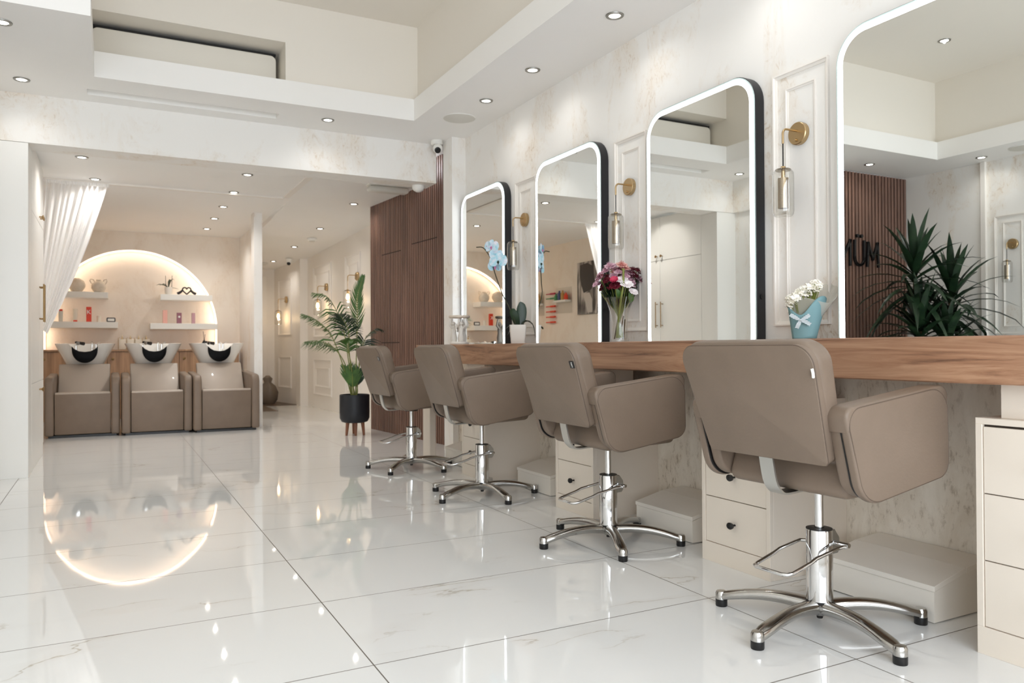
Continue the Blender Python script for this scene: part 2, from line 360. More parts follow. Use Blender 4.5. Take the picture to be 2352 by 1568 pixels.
# main ceiling border (band) around the raised tray, with an air slot left open
b = B()
b.box(2.095, XR, YB, 6.247, ZC, ZB)
b.box(-.9, 2.095, 5.66, 5.945, ZC, ZB).box(-.9, 2.095, 6.075, 6.247, ZC, ZB).box(-.9, -.14, 5.945, 6.075, ZC, ZB).box(1.13, 2.095, 5.945, 6.075, ZC, ZB).box(-.14, 1.13, 5.945, 6.075, 2.70, ZB)
b.box(-.9, -.09, 4.64, 5.66, ZC, ZB).box(X0, -.9, 4.64, 5.4, ZC, ZB).box(X0, -1.78, -.5, 4.64, ZC, ZB).box(X0, 2.095, YB, -.5, ZC, ZB)
struct(b.build('ceiling', 'white', smooth=False), 'lower white ceiling border with downlights')
b = B()
b.box(2.145, 2.3, -.7, 5.9, ZB, ZU).box(-.24, -.14, 4.69, 6.1, ZB, ZU).box(-2.0, -.24, 4.69, 4.8, ZB, ZU).box(-1.95, -1.83, -.7, 4.8, ZB, ZU).box(-1.95, 2.3, -.7, -.55, ZB, ZU)
b.box(1.13, 2.145, 5.71, 6.1, ZB, ZU).box(-.14, 1.13, 5.71, 6.1, 3.097, ZU).box(-.14, 1.13, 6.1, 6.2, ZB, ZU)
b.box(-2.0, 2.3, -.7, 6.2, ZU, ZU+.1)
struct(b.build('ceiling_tray', 'tray', smooth=False), 'raised ceiling tray with a niche for the air conditioner')
struct(B().box(-.9, 2.515, 6.247, 6.5, 2.305, ZC).box(-1.0, -.724, 5.322, 6.247, 2.305, ZC-.001).build('trim_1', 'plaster', smooth=False), 'deep plaster beam crossing the room')
struct(B().box(-1.0, -.76, 5.33, 6.3, 0, 2.31).build('wall_left', 'plaster', smooth=False))
struct(B().box(X0-.1, X0, YB, 5.4, 0, ZC).build('wall_left_front', 'plaster', smooth=False))
struct(B().box(X0, -1.0, 5.34, 5.45, 0, ZC).build('wall_sign', 'plaster', smooth=False))
struct(B().box(X0-.1, 2.8, YB-.1, YB, 2.5, ZB).box(X0-.1, 2.8, YB-.1, YB, 0, .25).box(X0-.1, -2.0, YB-.1, YB, .25, 2.5).box(2.3, 2.8, YB-.1, YB, .25, 2.5).build('wall_front', 'plaster', smooth=False))
wn = struct(B().box(-2.0, 2.3, YB-.06, YB-.05, .25, 2.5).build('fill_window', 'glass', smooth=False), 'wide unseen shop window added to let in fill daylight')  # unseen window added behind the camera to fill the room with light
fb_ = B()
for xx in (-2.0, -.60, .86, 2.26): fb_.box(xx, xx+.04, YB-.09, YB-.02, .25, 2.5)
fb_.box(-2.0, 2.3, YB-.09, YB-.02, 2.46, 2.5).box(-2.0, 2.3, YB-.09, YB-.02, .25, .29).build('fill_window_frame', 'matte_black', wn, False)
pl = bpy.data.lights.new('fill_window_portal', 'AREA'); pl.shape = 'RECTANGLE'; pl.size = 4.3; pl.size_y = 2.25; pl.cycles.is_portal = True
po = bpy.data.objects.new('fill_window_portal', pl); COL.objects.link(po); po.location = (.15, YB-.12, 1.375); po.rotation_euler = (R_(90), 0, 0)
# rear part
b = B().box(-.95, 1.655, 6.5, 11.6, ZR, ZR+.08)
b.box(1.655, 2.52, 6.5, 7.0, ZR, ZR+.08).box(2.52, 3.2, 6.2, 7.0, ZC, ZC+.05).box(2.52, 3.2, 7.0, 7.04, ZR, ZC)
v = [(1.655, 7.0, ZR), (3.2, 7.0, ZR), (3.2, 8.2, ZR), (3.2, 14, 2.17), (1.655, 14, 2.17), (1.655, 8.2, ZR)]
lo = [b.bm.verts.new(q) for q in v]; hi = [b.bm.verts.new((q[0], q[1], 2.52)) for q in v]
b.bm.faces.new((lo[0], lo[1], lo[2], lo[5])); b.bm.faces.new((lo[5], lo[2], lo[3], lo[4])); b.bm.faces.new(hi)
for i in range(6): b.bm.faces.new((lo[i], lo[(i+1) % 6], hi[(i+1) % 6], hi[i]))
struct(b.build('ceiling_rear', 'white', smooth=False))
struct(B().box(-.9, -.78, 7.6, 11.6, 0, ZR).build('wall_wash_left', 'plaster_warm', smooth=False))
struct(B().box(2.88, 3.1, 6.0, 8.3, 0, 2.7).build('wall_leak_block', 'plaster', smooth=False))  # unseen block added behind the cladding to stop outside light leaking in
struct(B().box(1.6, 1.69, 10.1, 11.6, 0, ZR).box(1.445, 1.535, 9.1, 9.3, 0, ZR).build('wall_wash_right', 'plaster', smooth=False))
# back wall of the wash area with an arched recess
AX, AZ, AR, AY = .283, 1.165, 1.022, 11.3
b = B(); arc = [(AX-AR*math.cos(math.pi*k/48), AZ+AR*math.sin(math.pi*k/48)) for k in range(49)]
pts = [(-.8, 0), (AX-AR, 0)]+arc+[(AX+AR, 0), (1.6, 0), (1.6, ZR), (-.8, ZR)]
outer = [(-.8, 0)]; front = []
def ring_face(b, y0, y1):
    n = len(arc)
    for (xa, za), (xb, zb) in zip(arc, arc[1:]):
        q = [b.bm.verts.new(c) for c in ((xa, y0, za), (xb, y0, zb), (xb, y0, ZR), (xa, y0, ZR))]; b.bm.faces.new(q)
        q = [b.bm.verts.new(c) for c in ((xa, y0, za), (xa, y1, za), (xb, y1, zb), (xb, y0, zb))]; b.bm.faces.new(q)
    for x, z in ((AX-AR, AZ), (AX+AR, AZ)):
        q = [b.bm.verts.new(c) for c in ((x, y0, 0), (x, y1, 0), (x, y1, z), (x, y0, z))]; b.bm.faces.new(q)
    for xa, xb in ((-.8, AX-AR), (AX+AR, 1.6)):
        q = [b.bm.verts.new(c) for c in ((xa, y0, 0), (xb, y0, 0), (xb, y0, ZR), (xa, y0, ZR))]; b.bm.faces.new(q)
ring_face(b, AY, 11.42)
struct(b.build('wall_back_arch', 'plaster_warm', smooth=False), 'plaster wall with a lit arched recess')
struct(B().box(-.9, 1.65, 11.42, 11.55, 0, ZR).build('wall_back', 'plaster_warm', smooth=False))
# hall
b = B()
def wallseg(b, p, q, t, z1):
    d = Vector((q[0]-p[0], q[1]-p[1], 0)).normalized(); n = Vector((d.y, -d.x, 0))*t
    pts = [(p[0], p[1]), (q[0], q[1]), (q[0]+n.x, q[1]+n.y), (p[0]+n.x, p[1]+n.y)]; b.slab(pts, 0, z1)
wallseg(b, (2.86, 8.0), (2.69, 12.2), .12, 2.45)
struct(b.build('wall_hall', 'panel_white', smooth=False))
struct(B().box(2.58, 2.78, 12.0, 12.3, 0, 2.4).build('wall_hall_pilaster', 'panel_white', smooth=False))
b = B(); wallseg(b, (2.62, 12.2), (2.42, 13.4), .12, 2.4); struct(b.build('wall_hall_far', 'panel_white', smooth=False))
struct(B().box(1.5, 3.0, 13.3, 13.45, 0, 2.4).build('wall_hall_end', 'panel_white', smooth=False))
struct(B().box(1.55, 1.68, 11.6, 13.4, 0, 2.4).build('wall_hall_left', 'panel_white', smooth=False))
d = B().box(1.72, 2.22, 13.24, 13.3, 0, 2.0, .004).build('door_1', 'panel_white', smooth=False); struct(d)
B().box(1.78, 2.12, 13.23, 13.24, 1.05, 1.85, .004).box(1.78, 2.12, 13.23, 13.24, .2, .9, .004).build('door_panel', 'panel_white', d, False)
B().box(2.22, 2.3, 13.22, 13.3, 0, 2.08, .006).box(1.68, 2.2195, 13.22, 13.3, 2.002, 2.08, .006).build('door_frame', 'panel_white', d, False)

# moulded wall panels -------------------------------------------------------
def frame_on(b, o, u, nrm, w, h, pw, pd):
    """rectangular moulding: origin o bottom-left, u along wall, nrm out of the wall"""
    o, u, nrm = Vector(o), Vector(u).normalized(), Vector(nrm).normalized(); z = Vector((0, 0, 1))
    prof = [(0, 0), (0, pd), (pw*.35, pd), (pw*.5, pd*.55), (pw, pd*.35), (pw, 0)]
    rings = []
    for (cx, cz, sx, sz) in ((0, 0, 1, 1), (w, 0, -1, 1), (w, h, -1, -1), (0, h, 1, -1), (0, 0, 1, 1)):
        rings.append([o+u*(cx+sx*a)+z*(cz+sz*a)+nrm*c for a, c in prof])
    b.rings(rings, False, False)
tn = [1]
def trim(b, label=None):
    tn[0] += 1; return struct(b.build('trim_%d' % tn[0], 'panel_white', smooth=False), label)
for yc in (2.387, 3.62, 4.885):
    b = B(); frame_on(b, (XR, yc+.152, .965), (0, -1, 0), (-1, 0, 0), .304, 1.12, .02, .013); frame_on(b, (XR, yc+.082, 1.02), (0, -1, 0), (-1, 0, 0), .164, .99, .014, .008)
    trim(b)
for yc in (4.26, 3.0, 1.8):
    b = B(); frame_on(b, (X0, yc-.18, .98), (0, 1, 0), (1, 0, 0), .33, 1.12, .02, .013); frame_on(b, (X0, yc-.1, 1.05), (0, 1, 0), (1, 0, 0), .17, .98, .014, .008); trim(b)
trim(B().box(X0, X0+.03, 4.48, 4.53, 0, ZC, .004))
dH = Vector((-.17, 4.2, 0)).normalized(); nH = Vector((-dH.y, dH.x, 0)); H0 = Vector((2.86, 8.0, 0))
for s0, w_ in ((.55, .50), (1.5, .62), (2.75, .9)):
    for z0, h_ in ((1.05, 1.05), (.2, .52)):
        b = B(); frame_on(b, H0+dH*s0+Vector((0, 0, z0)), dH, nH, w_, h_, .03, .015); frame_on(b, H0+dH*(s0+.1)+Vector((0, 0, z0+.12)), dH, nH, w_-.2, h_-.24, .025, .014); trim(b)
b = B(); f2 = Vector((-.2, 1.2, 0)).normalized(); n2 = Vector((-f2.y, f2.x, 0))
for z0, h_ in ((1.1, .9), (.25, .5)): frame_on(b, Vector((2.62, 12.2, 0))+f2*.35+Vector((0, 0, z0)), f2, n2, .55, h_, .03, .015)
trim(b)
# ceiling track of the curtain
trim(B().box(-.76, 1.62, 8.04, 8.09, ZR-.018, ZR, .003).box(1.56, 1.62, 6.5, 8.09, ZR-.012, ZR, .003), 'slim white curtain track on the rear ceiling')
struct(B().box(2.60, 2.66, YB, .0, 0, .001).build('baseboard_right', 'panel_white', smooth=False)) if False else None

# slatted panels -------------------------------------------------------------
def slat_panel(name, label, p, q, z0, z1, nrm, pitch=.042, sw=.025, sd=.02, seams=()):
    p, q, nrm = Vector(p), Vector(q), Vector(nrm).normalized(); u = (q-p); Ln = u.length; u.normalize()
    t = thing(name, label, 'wall panel', p)
    b = B(); m = Matrix((tuple(u)+(0,), tuple(nrm)+(0,), (0, 0, 1, 0), (0, 0, 0, 1))).transposed()
    b.box(0, Ln, -.012, 0, z0, z1, mtx=m); b.build('backing_board', 'slat_back', t, False)
    b = B(); n = int(Ln/pitch)
    for i in range(n): b.box(i*pitch+.004, i*pitch+.004+sw, 0, sd, z0, z1, .002, 1, mtx=m)
    b.build('slats', 'slat', t, False)
    for u0, u1, zz in seams: B().box(u0, u1, .001, sd+.001, zz, zz+.008, mtx=m).build('panel_seam', 'slat_back', t, False)
    return t, m
slat_panel('slatted_wall_panel', 'dark walnut slatted wall cladding between hallway and first mirror', (2.541, 8.2, 0), (2.72, 6.21, 0), 0, 2.635, (-.996, -.09, 0), seams=((.32, .8, 1.855), (1.06, 1.6, 1.888), (.3, .75, .93)))
sign_wall, _ = slat_panel('slatted_sign_panel', 'walnut slatted panel behind black letters, seen in the nearest mirror', (-2.27, 5.335, 0), (-.90, 5.335, 0), 0.0, 2.63, (0, -1, 0), pitch=.05, sw=.03, sd=.022)
# sign letters as raised black strokes
SY = 5.30
def letter(name, strokes, label, dots=()):
    b = B()
    for pts in strokes:
        for (xa, za), (xb, zb) in zip(pts, pts[1:]):
            d = Vector((xb-xa, 0, zb-za)); ln = d.length; a = math.atan2(d.z, d.x)
            b.box(-.014, ln+.014, -.012, .012, -.012, .012, .002, 1, mtx=Matrix.Translation((xa, SY, za)) @ Matrix.Rotation(-a, 4, 'Y'))
    for x, z in dots: b.lathe([(.018, -.012), (.018, .012)], (x, SY, z), 14, 'Y')
    tag(b.build(name, 'black', smooth=False), label, 'sign letter', 'black letters on the slatted panel')
letter('sign_letter', [[(-1.80, 1.69), (-1.785, 1.92), (-1.715, 1.76), (-1.645, 1.92), (-1.63, 1.69)]], 'black letter M of the wall sign, reflected in nearest mirror')
uu = [(-1.585, 1.93), (-1.585, 1.76)]+[(-1.515-.07*math.cos(a), 1.76-.07*math.sin(a)) for a in [math.pi*k/8 for k in range(1, 8)]]+[(-1.445, 1.76), (-1.445, 1.93)]
letter('sign_letter', [uu], 'black letter U with two dots of the wall sign', [(-1.545, 1.985), (-1.485, 1.985)])
letter('sign_letter', [[(-1.376, 1.69), (-1.376, 1.93), (-1.235, 1.69), (-1.235, 1.93)]], 'black letter N of the wall sign, cut by the mirror edge')

# ---------------------------------------------------------------- downlights
def make_spot(power, col, rad=.047):
    t = thing('downlight', None, 'ceiling light')
    B().lathe([(rad*.66, -.003), (rad*.72, -.007), (rad, -.006), (rad+.002, -.001), (rad, 0), (rad*.6, 0)], seg=28).build('trim_ring', 'nickel', t)
    B().lathe([(.0001, -.0035), (rad*.64, -.0035), (rad*.64, -.001)], seg=24).build('light_lens', 'lens', t)
    l = lamp(t, 'SPOT', (0, 0, -.014), power, col, spot_size=R_(150), spot_blend=1.0, shadow_soft_size=.01)
    return t
spots = []
s0 = make_spot(SPOT_W, SPOT_COL)
front = [
 ((-.514, 4.934, ZC), 'downlight cut by the left edge of the photo, top corner'),
 ((-.51, 5.925, ZC), 'left downlight in the border just before the plaster beam'),
 ((1.492, 5.931, ZC), 'downlight before the beam, right of the long air slot'),
 ((2.385, 4.967, ZC), 'downlight over the counter beside the round ceiling speaker'),
 ((2.385, 4.284, ZC), 'second downlight of the row above the counter, above the second mirror'),
 ((2.385, 3.382, ZC), 'topmost downlight of the row above the counter, largest of them'),
 ((2.385, 2.5, ZC), 'downlight above the counter between the two nearest mirrors'),
 ((2.385, 1.6, ZC), 'downlight above the counter over the nearest mirror'),
 ((2.385, .7, ZC), 'downlight above the counter behind the camera end'),
 ((2.385, -.3, ZC), 'downlight above the counter closest to the shop front'),
 ((-1.354, 5.05, ZC), 'downlight above the slatted sign panel, seen in nearest mirror'),
 ((-2.066, 4.394, ZC), 'downlight near the left wall panelling, seen in nearest mirror'),
 ((-2.066, 3.2, ZC), 'downlight along the left wall, third from the sign'),
 ((-2.066, 2.0, ZC), 'downlight along the left wall, second from the shop front'),
 ((-2.066, .6, ZC), 'downlight along the left wall closest to the shop front'),
 ((-.91, 3.99, ZU), 'downlight in the raised tray, seen high in the nearest mirror'),
 ((.6, 3.99, ZU), 'added unseen downlight in the middle of the raised tray'),  # this and the next three: out of view, added to light the tray
 ((1.3, 2.4, ZU), 'added unseen downlight in the right half of the raised tray'),
 ((-.6, 2.2, ZU), 'added unseen downlight in the left half of the raised tray'),
 ((.6, .8, ZU), 'added unseen downlight in the raised tray above the camera'),
 ((-1.0, -.95, ZC), 'added unseen downlight beside the shop front, left'),  # this pair is out of view, added for more even light
 ((1.0, -.95, ZC), 'added unseen downlight beside the shop front, right')]
for i, (p, lb) in enumerate(front):
    o = s0 if i == 0 else copy_tree(s0); o.location = p; o['label'] = lb; o['group'] = 'downlights of the front room'
s1 = make_spot(SPOT_W*5.2, REAR_COL)
rear = [((-.20, 7.07, ZR), 'downlight shining on the cream curtain'), ((1.08, 7.14, ZR), 'first downlight of the middle row behind the beam'),
 ((1.082, 8.0, ZR), 'second downlight of the middle row, beside the curtain track'), ((1.088, 8.86, ZR), 'third downlight of the row towards the wash basins'),
 ((1.093, 9.7, ZR), 'fourth downlight of the row towards the wash basins'), ((1.099, 10.57, ZR), 'last downlight of the row, next to the arch wall'),
 ((-.12, 7.93, ZR), 'downlight right at the top edge of the cream curtain'),
 ((2.31, 8.09, ZR), 'first hallway downlight beside the slatted panel'), ((2.30, 9.55, 2.36), 'second hallway downlight, above the nearer wall lamp'),
 ((2.28, 10.95, 2.30), 'third hallway downlight, past the smoke detector'), ((2.25, 12.35, 2.24), 'last hallway downlight at the dark far end')]
s2 = make_spot(SPOT_W*2.2, REAR_COL)
hall_first = True
for i, (p, lb) in enumerate(rear):
    if p[0] > 2:
        o = s2 if hall_first else copy_tree(s2); hall_first = False
    else: o = s1 if i == 0 else copy_tree(s1)
    o.location = p; o['label'] = lb; o['group'] = 'downlights of the rear area'

# speakers, cameras, detectors
def ceil_speaker(loc, lb):
    t = thing('ceiling_speaker', lb, 'speaker', loc, 0, 'round ceiling speakers'); B().lathe([(.12, -.001), (.12, -.006), (.112, -.008), (.0001, -.008)], seg=40).build('speaker_grille', 'grey_plastic', t)
    B().lathe([(.126, 0), (.126, -.004), (.121, -.005), (.121, 0)], seg=40).build('bezel', 'white_plastic', t)
ceil_speaker((2.381, 5.438, ZC), 'round flush speaker in the ceiling near the beam'); ceil_speaker((-2.05, 4.0, ZC), 'round flush speaker at the left wall, seen in nearest mirror')
t = thing('security_camera', 'white dome security camera hanging at the end of the beam', 'camera', (2.47, 6.12, ZC))
B().lathe([(.001, 0), (.048, 0), (.05, -.03), (.044, -.036), (.001, -.036)], seg=28).build('mount', 'white_plastic', t)
B().ball((0, -.02, -.07), .042, 3).build('camera_body', 'white_plastic', t); B().lathe([(.001, 0), (.026, 0), (.026, .012), (.02, .016), (.001, .014)], (-0.0, 0, 0), 24, 'Z').build('camera_lens', 'black', t, mtx=Matrix.Translation((-.012, -.045, -.09)) @ Matrix.Rotation(R_(125), 4, 'X'))
t = thing('security_camera', 'small security camera high in the dark end of the hallway', 'camera', (2.42, 12.0, 2.25))
B().lathe([(.001, 0), (.05, 0), (.05, -.05), (.035, -.08), (.001, -.085)], seg=20).build('camera_body', 'white_plastic', t); B().ball((-.01, -.02, -.075), .03, 2).build('camera_lens', 'black', t)
t = thing('emergency_light', 'flat white emergency light on the ceiling behind the beam', 'light fitting', (2.335, 7.02, ZR))
B().box(-.2, .2, -.06, .06, -.02, 0, .006).build('base_plate', 'white_plastic', t); B().box(-.195, .195, -.06, .06, -.075, -.02, .024, 3).build('diffuser', 'grey_plastic', t)
t = thing('motion_sensor', 'small white domed sensor under the right end of the beam', 'sensor', (2.41, 6.41, 2.305)); B().lathe([(.001, 0), (.055, 0), (.055, -.015), (.045, -.04), (.02, -.055), (.001, -.057)], seg=26).build('sensor_dome', 'white_plastic', t)
t = thing('smoke_detector', 'white round smoke detector on the hallway ceiling', 'smoke detector', (2.36, 10.25, 2.33)); B().lathe([(.001, 0), (.065, 0), (.065, -.02), (.055, -.03), (.001, -.032)], seg=26).build('detector_body', 'white_plastic', t)
B().lathe([(.04, -.03), (.036, -.042), (.001, -.042)], seg=20).build('detector_cap', 'grey_plastic', t)
t = thing('ceiling_rose', 'pale fitting on the ceiling at the far end of the hallway', 'light fitting', (2.1, 12.6, 2.235)); B().lathe([(.001, 0), (.11, 0), (.11, -.02), (.07, -.04), (.001, -.045)], seg=26).build('fitting_body', 'grey_plastic', t)
# air conditioner in the niche
t = thing('air_conditioner', 'white wall air conditioner tucked in the ceiling niche', 'air conditioner', (.49, 5.9, 2.80))
B().slab(round_poly([(-.6, .012), (.61, .012), (.61, .255), (-.6, .255)], [0, .03, .04, .04]), 0, .18, Matrix(((1, 0, 0, 0), (0, 0, 1, 0), (0, 1, 0, 0), (0, 0, 0, 1))), .01).build('casing', 'tray_gloss', t)
B().box(-.6, .61, .02, .18, .26, .275).build('top_grille', 'black', t, False)
B().box(-.5, .5, -.004, .0, .03, .06, .002).build('air_flap', 'white_plastic', t, False)

# ---------------------------------------------------------------- counter, supports
o = B().box(2.15, 2.598, -1.4, 5.79, .765, .90, .004, 1).build('salon_counter', 'counter', smooth=False); tag(o, 'long thick walnut counter top running under the mirrors', 'counter')
o = B().box(2.20, 2.25, 5.62, 5.77, 0, .765, .003, 1).build('counter_support', 'cream', smooth=False); tag(o, 'narrow cream post carrying the far end of the counter', 'support')

# mirrors -------------------------------------------------------------------
YZX = Matrix(((0, 0, 1, 0), (1, 0, 0, 0), (0, 1, 0, 0), (0, 0, 0, 1)))      # (a,b,c) -> x=c, y=a, z=b
def rrect(w, h, r, rb, seg=10, inset=0):
    i = inset; return round_poly([(-w/2+i, i), (w/2-i, i), (w/2-i, h-i), (-w/2+i, h-i)], [max(rb-i, .01), max(rb-i, .01), max(r-i, .01), max(r-i, .01)], seg)
def make_mirror():
    t = thing('lit_mirror', None, 'mirror'); W, H_ = .805, 1.315
    B().slab(rrect(W, H_, .14, .10), -.058, -.004, YZX, .002, 1).build('mirror_frame', 'matte_black', t)
    a = rrect(W, H_, .14, .10, inset=.010); c = rrect(W, H_, .14, .10, inset=.036)
    B().slab(rrect(W, H_, .14, .10, inset=.003), -.004, -.002, YZX).build('glass_rim', M['glass_rim'], t, False)
    b = B(); X = -.0
    b.rings([[Vector((X, q.x, q.y)) for q in a], [Vector((X, q.x, q.y)) for q in c], [Vector((X+.0025, q.x, q.y)) for q in c], [Vector((X+.0025, q.x, q.y)) for q in a], [Vector((X, q.x, q.y)) for q in a]], False, False).build('led_strip', 'led', t, False, mtx=Matrix.Translation((-.003, 0, 0)))
    B().slab(rrect(W, H_, .14, .10, inset=.034), -.0022, -.0005, YZX).build('mirror_glass', 'mirror', t, False)
    B().lathe([(.001, 0), (.012, 0), (.012, .004), (.001, .005)], (0, 0, 0), 18, 'Y').build('switch_button', 'black', t, mtx=Matrix.Translation((.034, -W/2-.0005, .28)) @ Matrix.Rotation(math.pi, 4, 'Z'))
    return t
M['glass_rim'] = mat('frosted_rim', (206, 222, 220), .3)
mir = make_mirror()
for o in mir.children:   # frame sits behind the glass plane, towards the wall
    if o.name.startswith('mirror_frame'):
        for v in o.data.vertices: v.co.x = -v.co.x
    elif not o.name.startswith('switch'):
        for v in o.data.vertices: v.co.x = -v.co.x
        
for i, (y, lb) in enumerate([(5.515, 'smallest looking backlit mirror, farthest along the counter'), (4.245, 'backlit mirror showing a poster and curtain, between orchid and bouquet'),
                             (3.0, 'backlit mirror reflecting the white cupboard, between bouquet and teal flower bag'), (1.755, 'nearest backlit mirror, cut by the top of the photo')]):
    o = mir if i == 0 else copy_tree(mir); o.location = (2.6, y, .82); o['label'] = lb; o['group'] = 'backlit mirrors on the right wall'

# wall lamps -----------------------------------------------------------------
def make_sconce(lit):
    """local: wall plane x=0, lamp reaches towards -x"""
    t = thing('wall_lamp', None, 'wall lamp')
    B().lathe([(.001, 0), (.049, 0), (.049, .02), (.046, .023), (.001, .023)], seg=36, axis='-X').build('wall_plate', 'brass', t)
    B().lathe([(.006, .022), (.006, .03), (.004, .034), (.001, .034)], (0, .004, -.028), 12, '-X').build('knob', 'brass', t)
    B().tube(bez([(-.02, 0, .01), (-.07, 0, .01), (-.092, 0, .008), (-.104, 0, -.006), (-.105, 0, -.03), (-.105, 0, -.055)], 20), .0048, 10).build('arm', 'brass', t)
    B().tube([(-.105, 0, -.052), (-.105, 0, -.16)], .0026, 8).build('flex', 'cord' if not lit else 'brass', t)
    c = (-.105, 0, 0)
    B().lathe([(.001, -.153), (.01, -.153), (.011, -.16), (.008, -.165), (.0085, -.207), (.001, -.207)], c, 16).build('lamp_holder', 'brass', t)
    B().lathe([(.010, -.163), (.03, -.164), (.033, -.168), (.03, -.172), (.010, -.173)], c, 28).build('glass_disc', 'glass_smoke', t)
    if lit:
        B().lathe([(.001, -.205), (.009, -.205), (.013, -.22), (.017, -.245), (.013, -.265), (.001, -.272)], c, 18).build('light_bulb', 'bulb', t)
        lamp(t, 'POINT', (-.105, 0, -.284), 1.0, (1, .72, .42), shadow_soft_size=.01)
    else:
        B().lathe([(.022, -.20), (.0235, -.203), (.0235, -.33), (.021, -.333), (.021, -.203)], c, 26).build('mesh_tube', 'brass_mesh', t) if False else None
        B().lathe([(.019, -.203), (.0225, -.203), (.0225, -.332), (.019, -.332), (.019, -.206)], c, 28).build('mesh_tube', M['mesh'], t)
        B().lathe([(.001, -.207), (.0105, -.207), (.0105, -.32), (.006, -.326), (.001, -.327)], c, 14).build('light_bulb', 'old_brass', t)
    prof = [(.012, -.167), (.032, -.169), (.042, -.182), (.043, -.2), (.043, -.345), (.041, -.357), (.035, -.364), (.035, -.366), (.0415, -.3595), (.0445, -.345), (.0445, -.2), (.0435, -.18), (.033, -.166), (.012, -.164)]
    B().lathe(prof, c, 30).build('glass_shade', 'glass', t)
    return t
M['mesh'] = mat('perforated_brass', (176, 156, 126), .35, 1)
nt = M['mesh'].node_tree; p = nt.nodes['Principled BSDF']; tc = N(nt, 'ShaderNodeTexCoord'); vo = N(nt, 'ShaderNodeTexVoronoi'); vo.inputs['Scale'].default_value = 420
nt.links.new(tc.outputs['Object'], vo.inputs[0]); mt = N(nt, 'ShaderNodeMath', operation='GREATER_THAN'); mt.inputs[1].default_value = .38; nt.links.new(vo.outputs[0], mt.inputs[0]); mr = N(nt, 'ShaderNodeMapRange'); mr.inputs[3].default_value = .35; nt.links.new(mt.outputs[0], mr.inputs[0]); nt.links.new(mr.outputs[0], p.inputs['Alpha'])
sc = make_sconce(False)
for i, (y, lb) in enumerate([(2.392, 'brass wall lamp above the teal flower bag'), (3.625, 'brass wall lamp above the mixed bouquet'), (4.89, 'brass wall lamp beside the blue orchid')]):
    o = sc if i == 0 else copy_tree(sc); o.location = (XR, y, 1.795); o['label'] = lb; o['group'] = 'brass wall lamps between the mirrors'
o = copy_tree(sc); o.location = (X0, 4.24, 1.82); o.rotation_euler = (0, 0, math.pi); o['label'] = 'brass wall lamp on the left panelling, seen in nearest mirror'; o['group'] = 'brass wall lamps on the left wall'
sl = make_sconce(True); aH = math.atan2(-dH.x, dH.y)
for i, (x, y, z, lb) in enumerate([(2.79, 9.58, 1.79, 'lit filament wall lamp nearest the slatted panel'), (2.735, 10.94, 1.75, 'lit filament wall lamp above the palm fronds'), (2.53, 12.73, 1.67, 'lit filament wall lamp in the dark end of the hallway')]):
    o = sl if i == 0 else copy_tree(sl); o.location = (x, y, z); o['label'] = lb; o['group'] = 'lit filament wall lamps in the hallway'
    o.scale = (1.3, 1.15, 1.1)

# ---------------------------------------------------------------- drawer cabinets under the counter
def make_cabinet():
    """local: far end at y=0, extends to y=-.372; front at x=0 facing -x"""
    t = thing('drawer_cabinet', None, 'cabinet'); w = .372; h = .668
    b = B(); b.box(.018, .413, -w, 0, 0, h, .001, 1).box(0, .018, -w, 0, 0, .078, .001, 1).box(0, .018, -w, 0, .65, h, .001, 1).box(0, .018, -w, -w+.019, .078, .65, .001, 1).box(0, .018, -.019, 0, .078, .65, .001, 1)
    b.build('cabinet_body', 'cream', t, False)
    B().box(.012, .018, -w+.019, -.019, .078, .65).build('shadow_gap', 'gap', t, False)
    for z0, z1 in ((.080, .264), (.267, .453), (.456, .643)):
        d = B().box(.003, .017, -w+.021, -.021, z0, z1, .0012, 1).build('drawer', 'cream', t, False)
        B().lathe([(.001, 0), (.004, 0), (.004, .012), (.0125, .02), (.0135, .028), (.009, .033), (.001, .034)], (.003, -w/2, (z0+z1)/2), 18, '-X', 1.25, 1).build('knob', 'black', d)
    B().box(.03, .30, -.31, -.055, h, .7645, .001, 1).build('riser_block', 'cream', t, False)
    return t
cb = make_cabinet()
for i, (y, lb) in enumerate([(1.350, 'cream drawer cabinet at the right edge of the photo'), (2.482, 'cream drawer cabinet behind the nearest chair'), (3.667, 'cream drawer cabinet behind the third chair from the hallway'), (4.943, 'cream drawer cabinet behind the second chair from the hallway')]):
    o = cb if i == 0 else copy_tree(cb); o.location = (2.172+(.018 if i == 0 else 0), y, 0); o['label'] = lb; o['group'] = 'cream drawer cabinets under the counter'
# foot steps
def make_step():
    t = thing('foot_step', None, 'footrest')
    m = Matrix(((1, 0, 0, 0), (0, 0, 1, 0), (0, 1, 0, 0), (0, 0, 0, 1)))
    b = B(); L_ = .41
    b.slab([(0, .004), (.285, .004), (.285, .152), (.155, .137), (0, .100)], 0, -L_, m).build('step_body', 'step', t, False)
    B().slab([(-.004, .102), (.155, .139), (.155, .157), (-.004, .119)], .004, -L_-.004, m, .001, 1).build('sloping_lid', 'step', t, False)
    B().slab([(.157, .139), (.287, .154), (.287, .170), (.157, .157)], .004, -L_-.004, m, .001, 1).build('rear_lid', 'step', t, False)
    return t
st = make_step()
for i, (y, lb) in enumerate([(1.957, 'grey footrest step right of the nearest chair column'), (3.09, 'grey footrest step between the second and third cabinets'), (4.335, 'grey footrest step behind the second chair'), (5.52, 'grey footrest step beside the counter end post')]):
    o = st if i == 0 else copy_tree(st); o.location = (2.29, y, 0); o['label'] = lb; o['group'] = 'footrest steps under the counter'

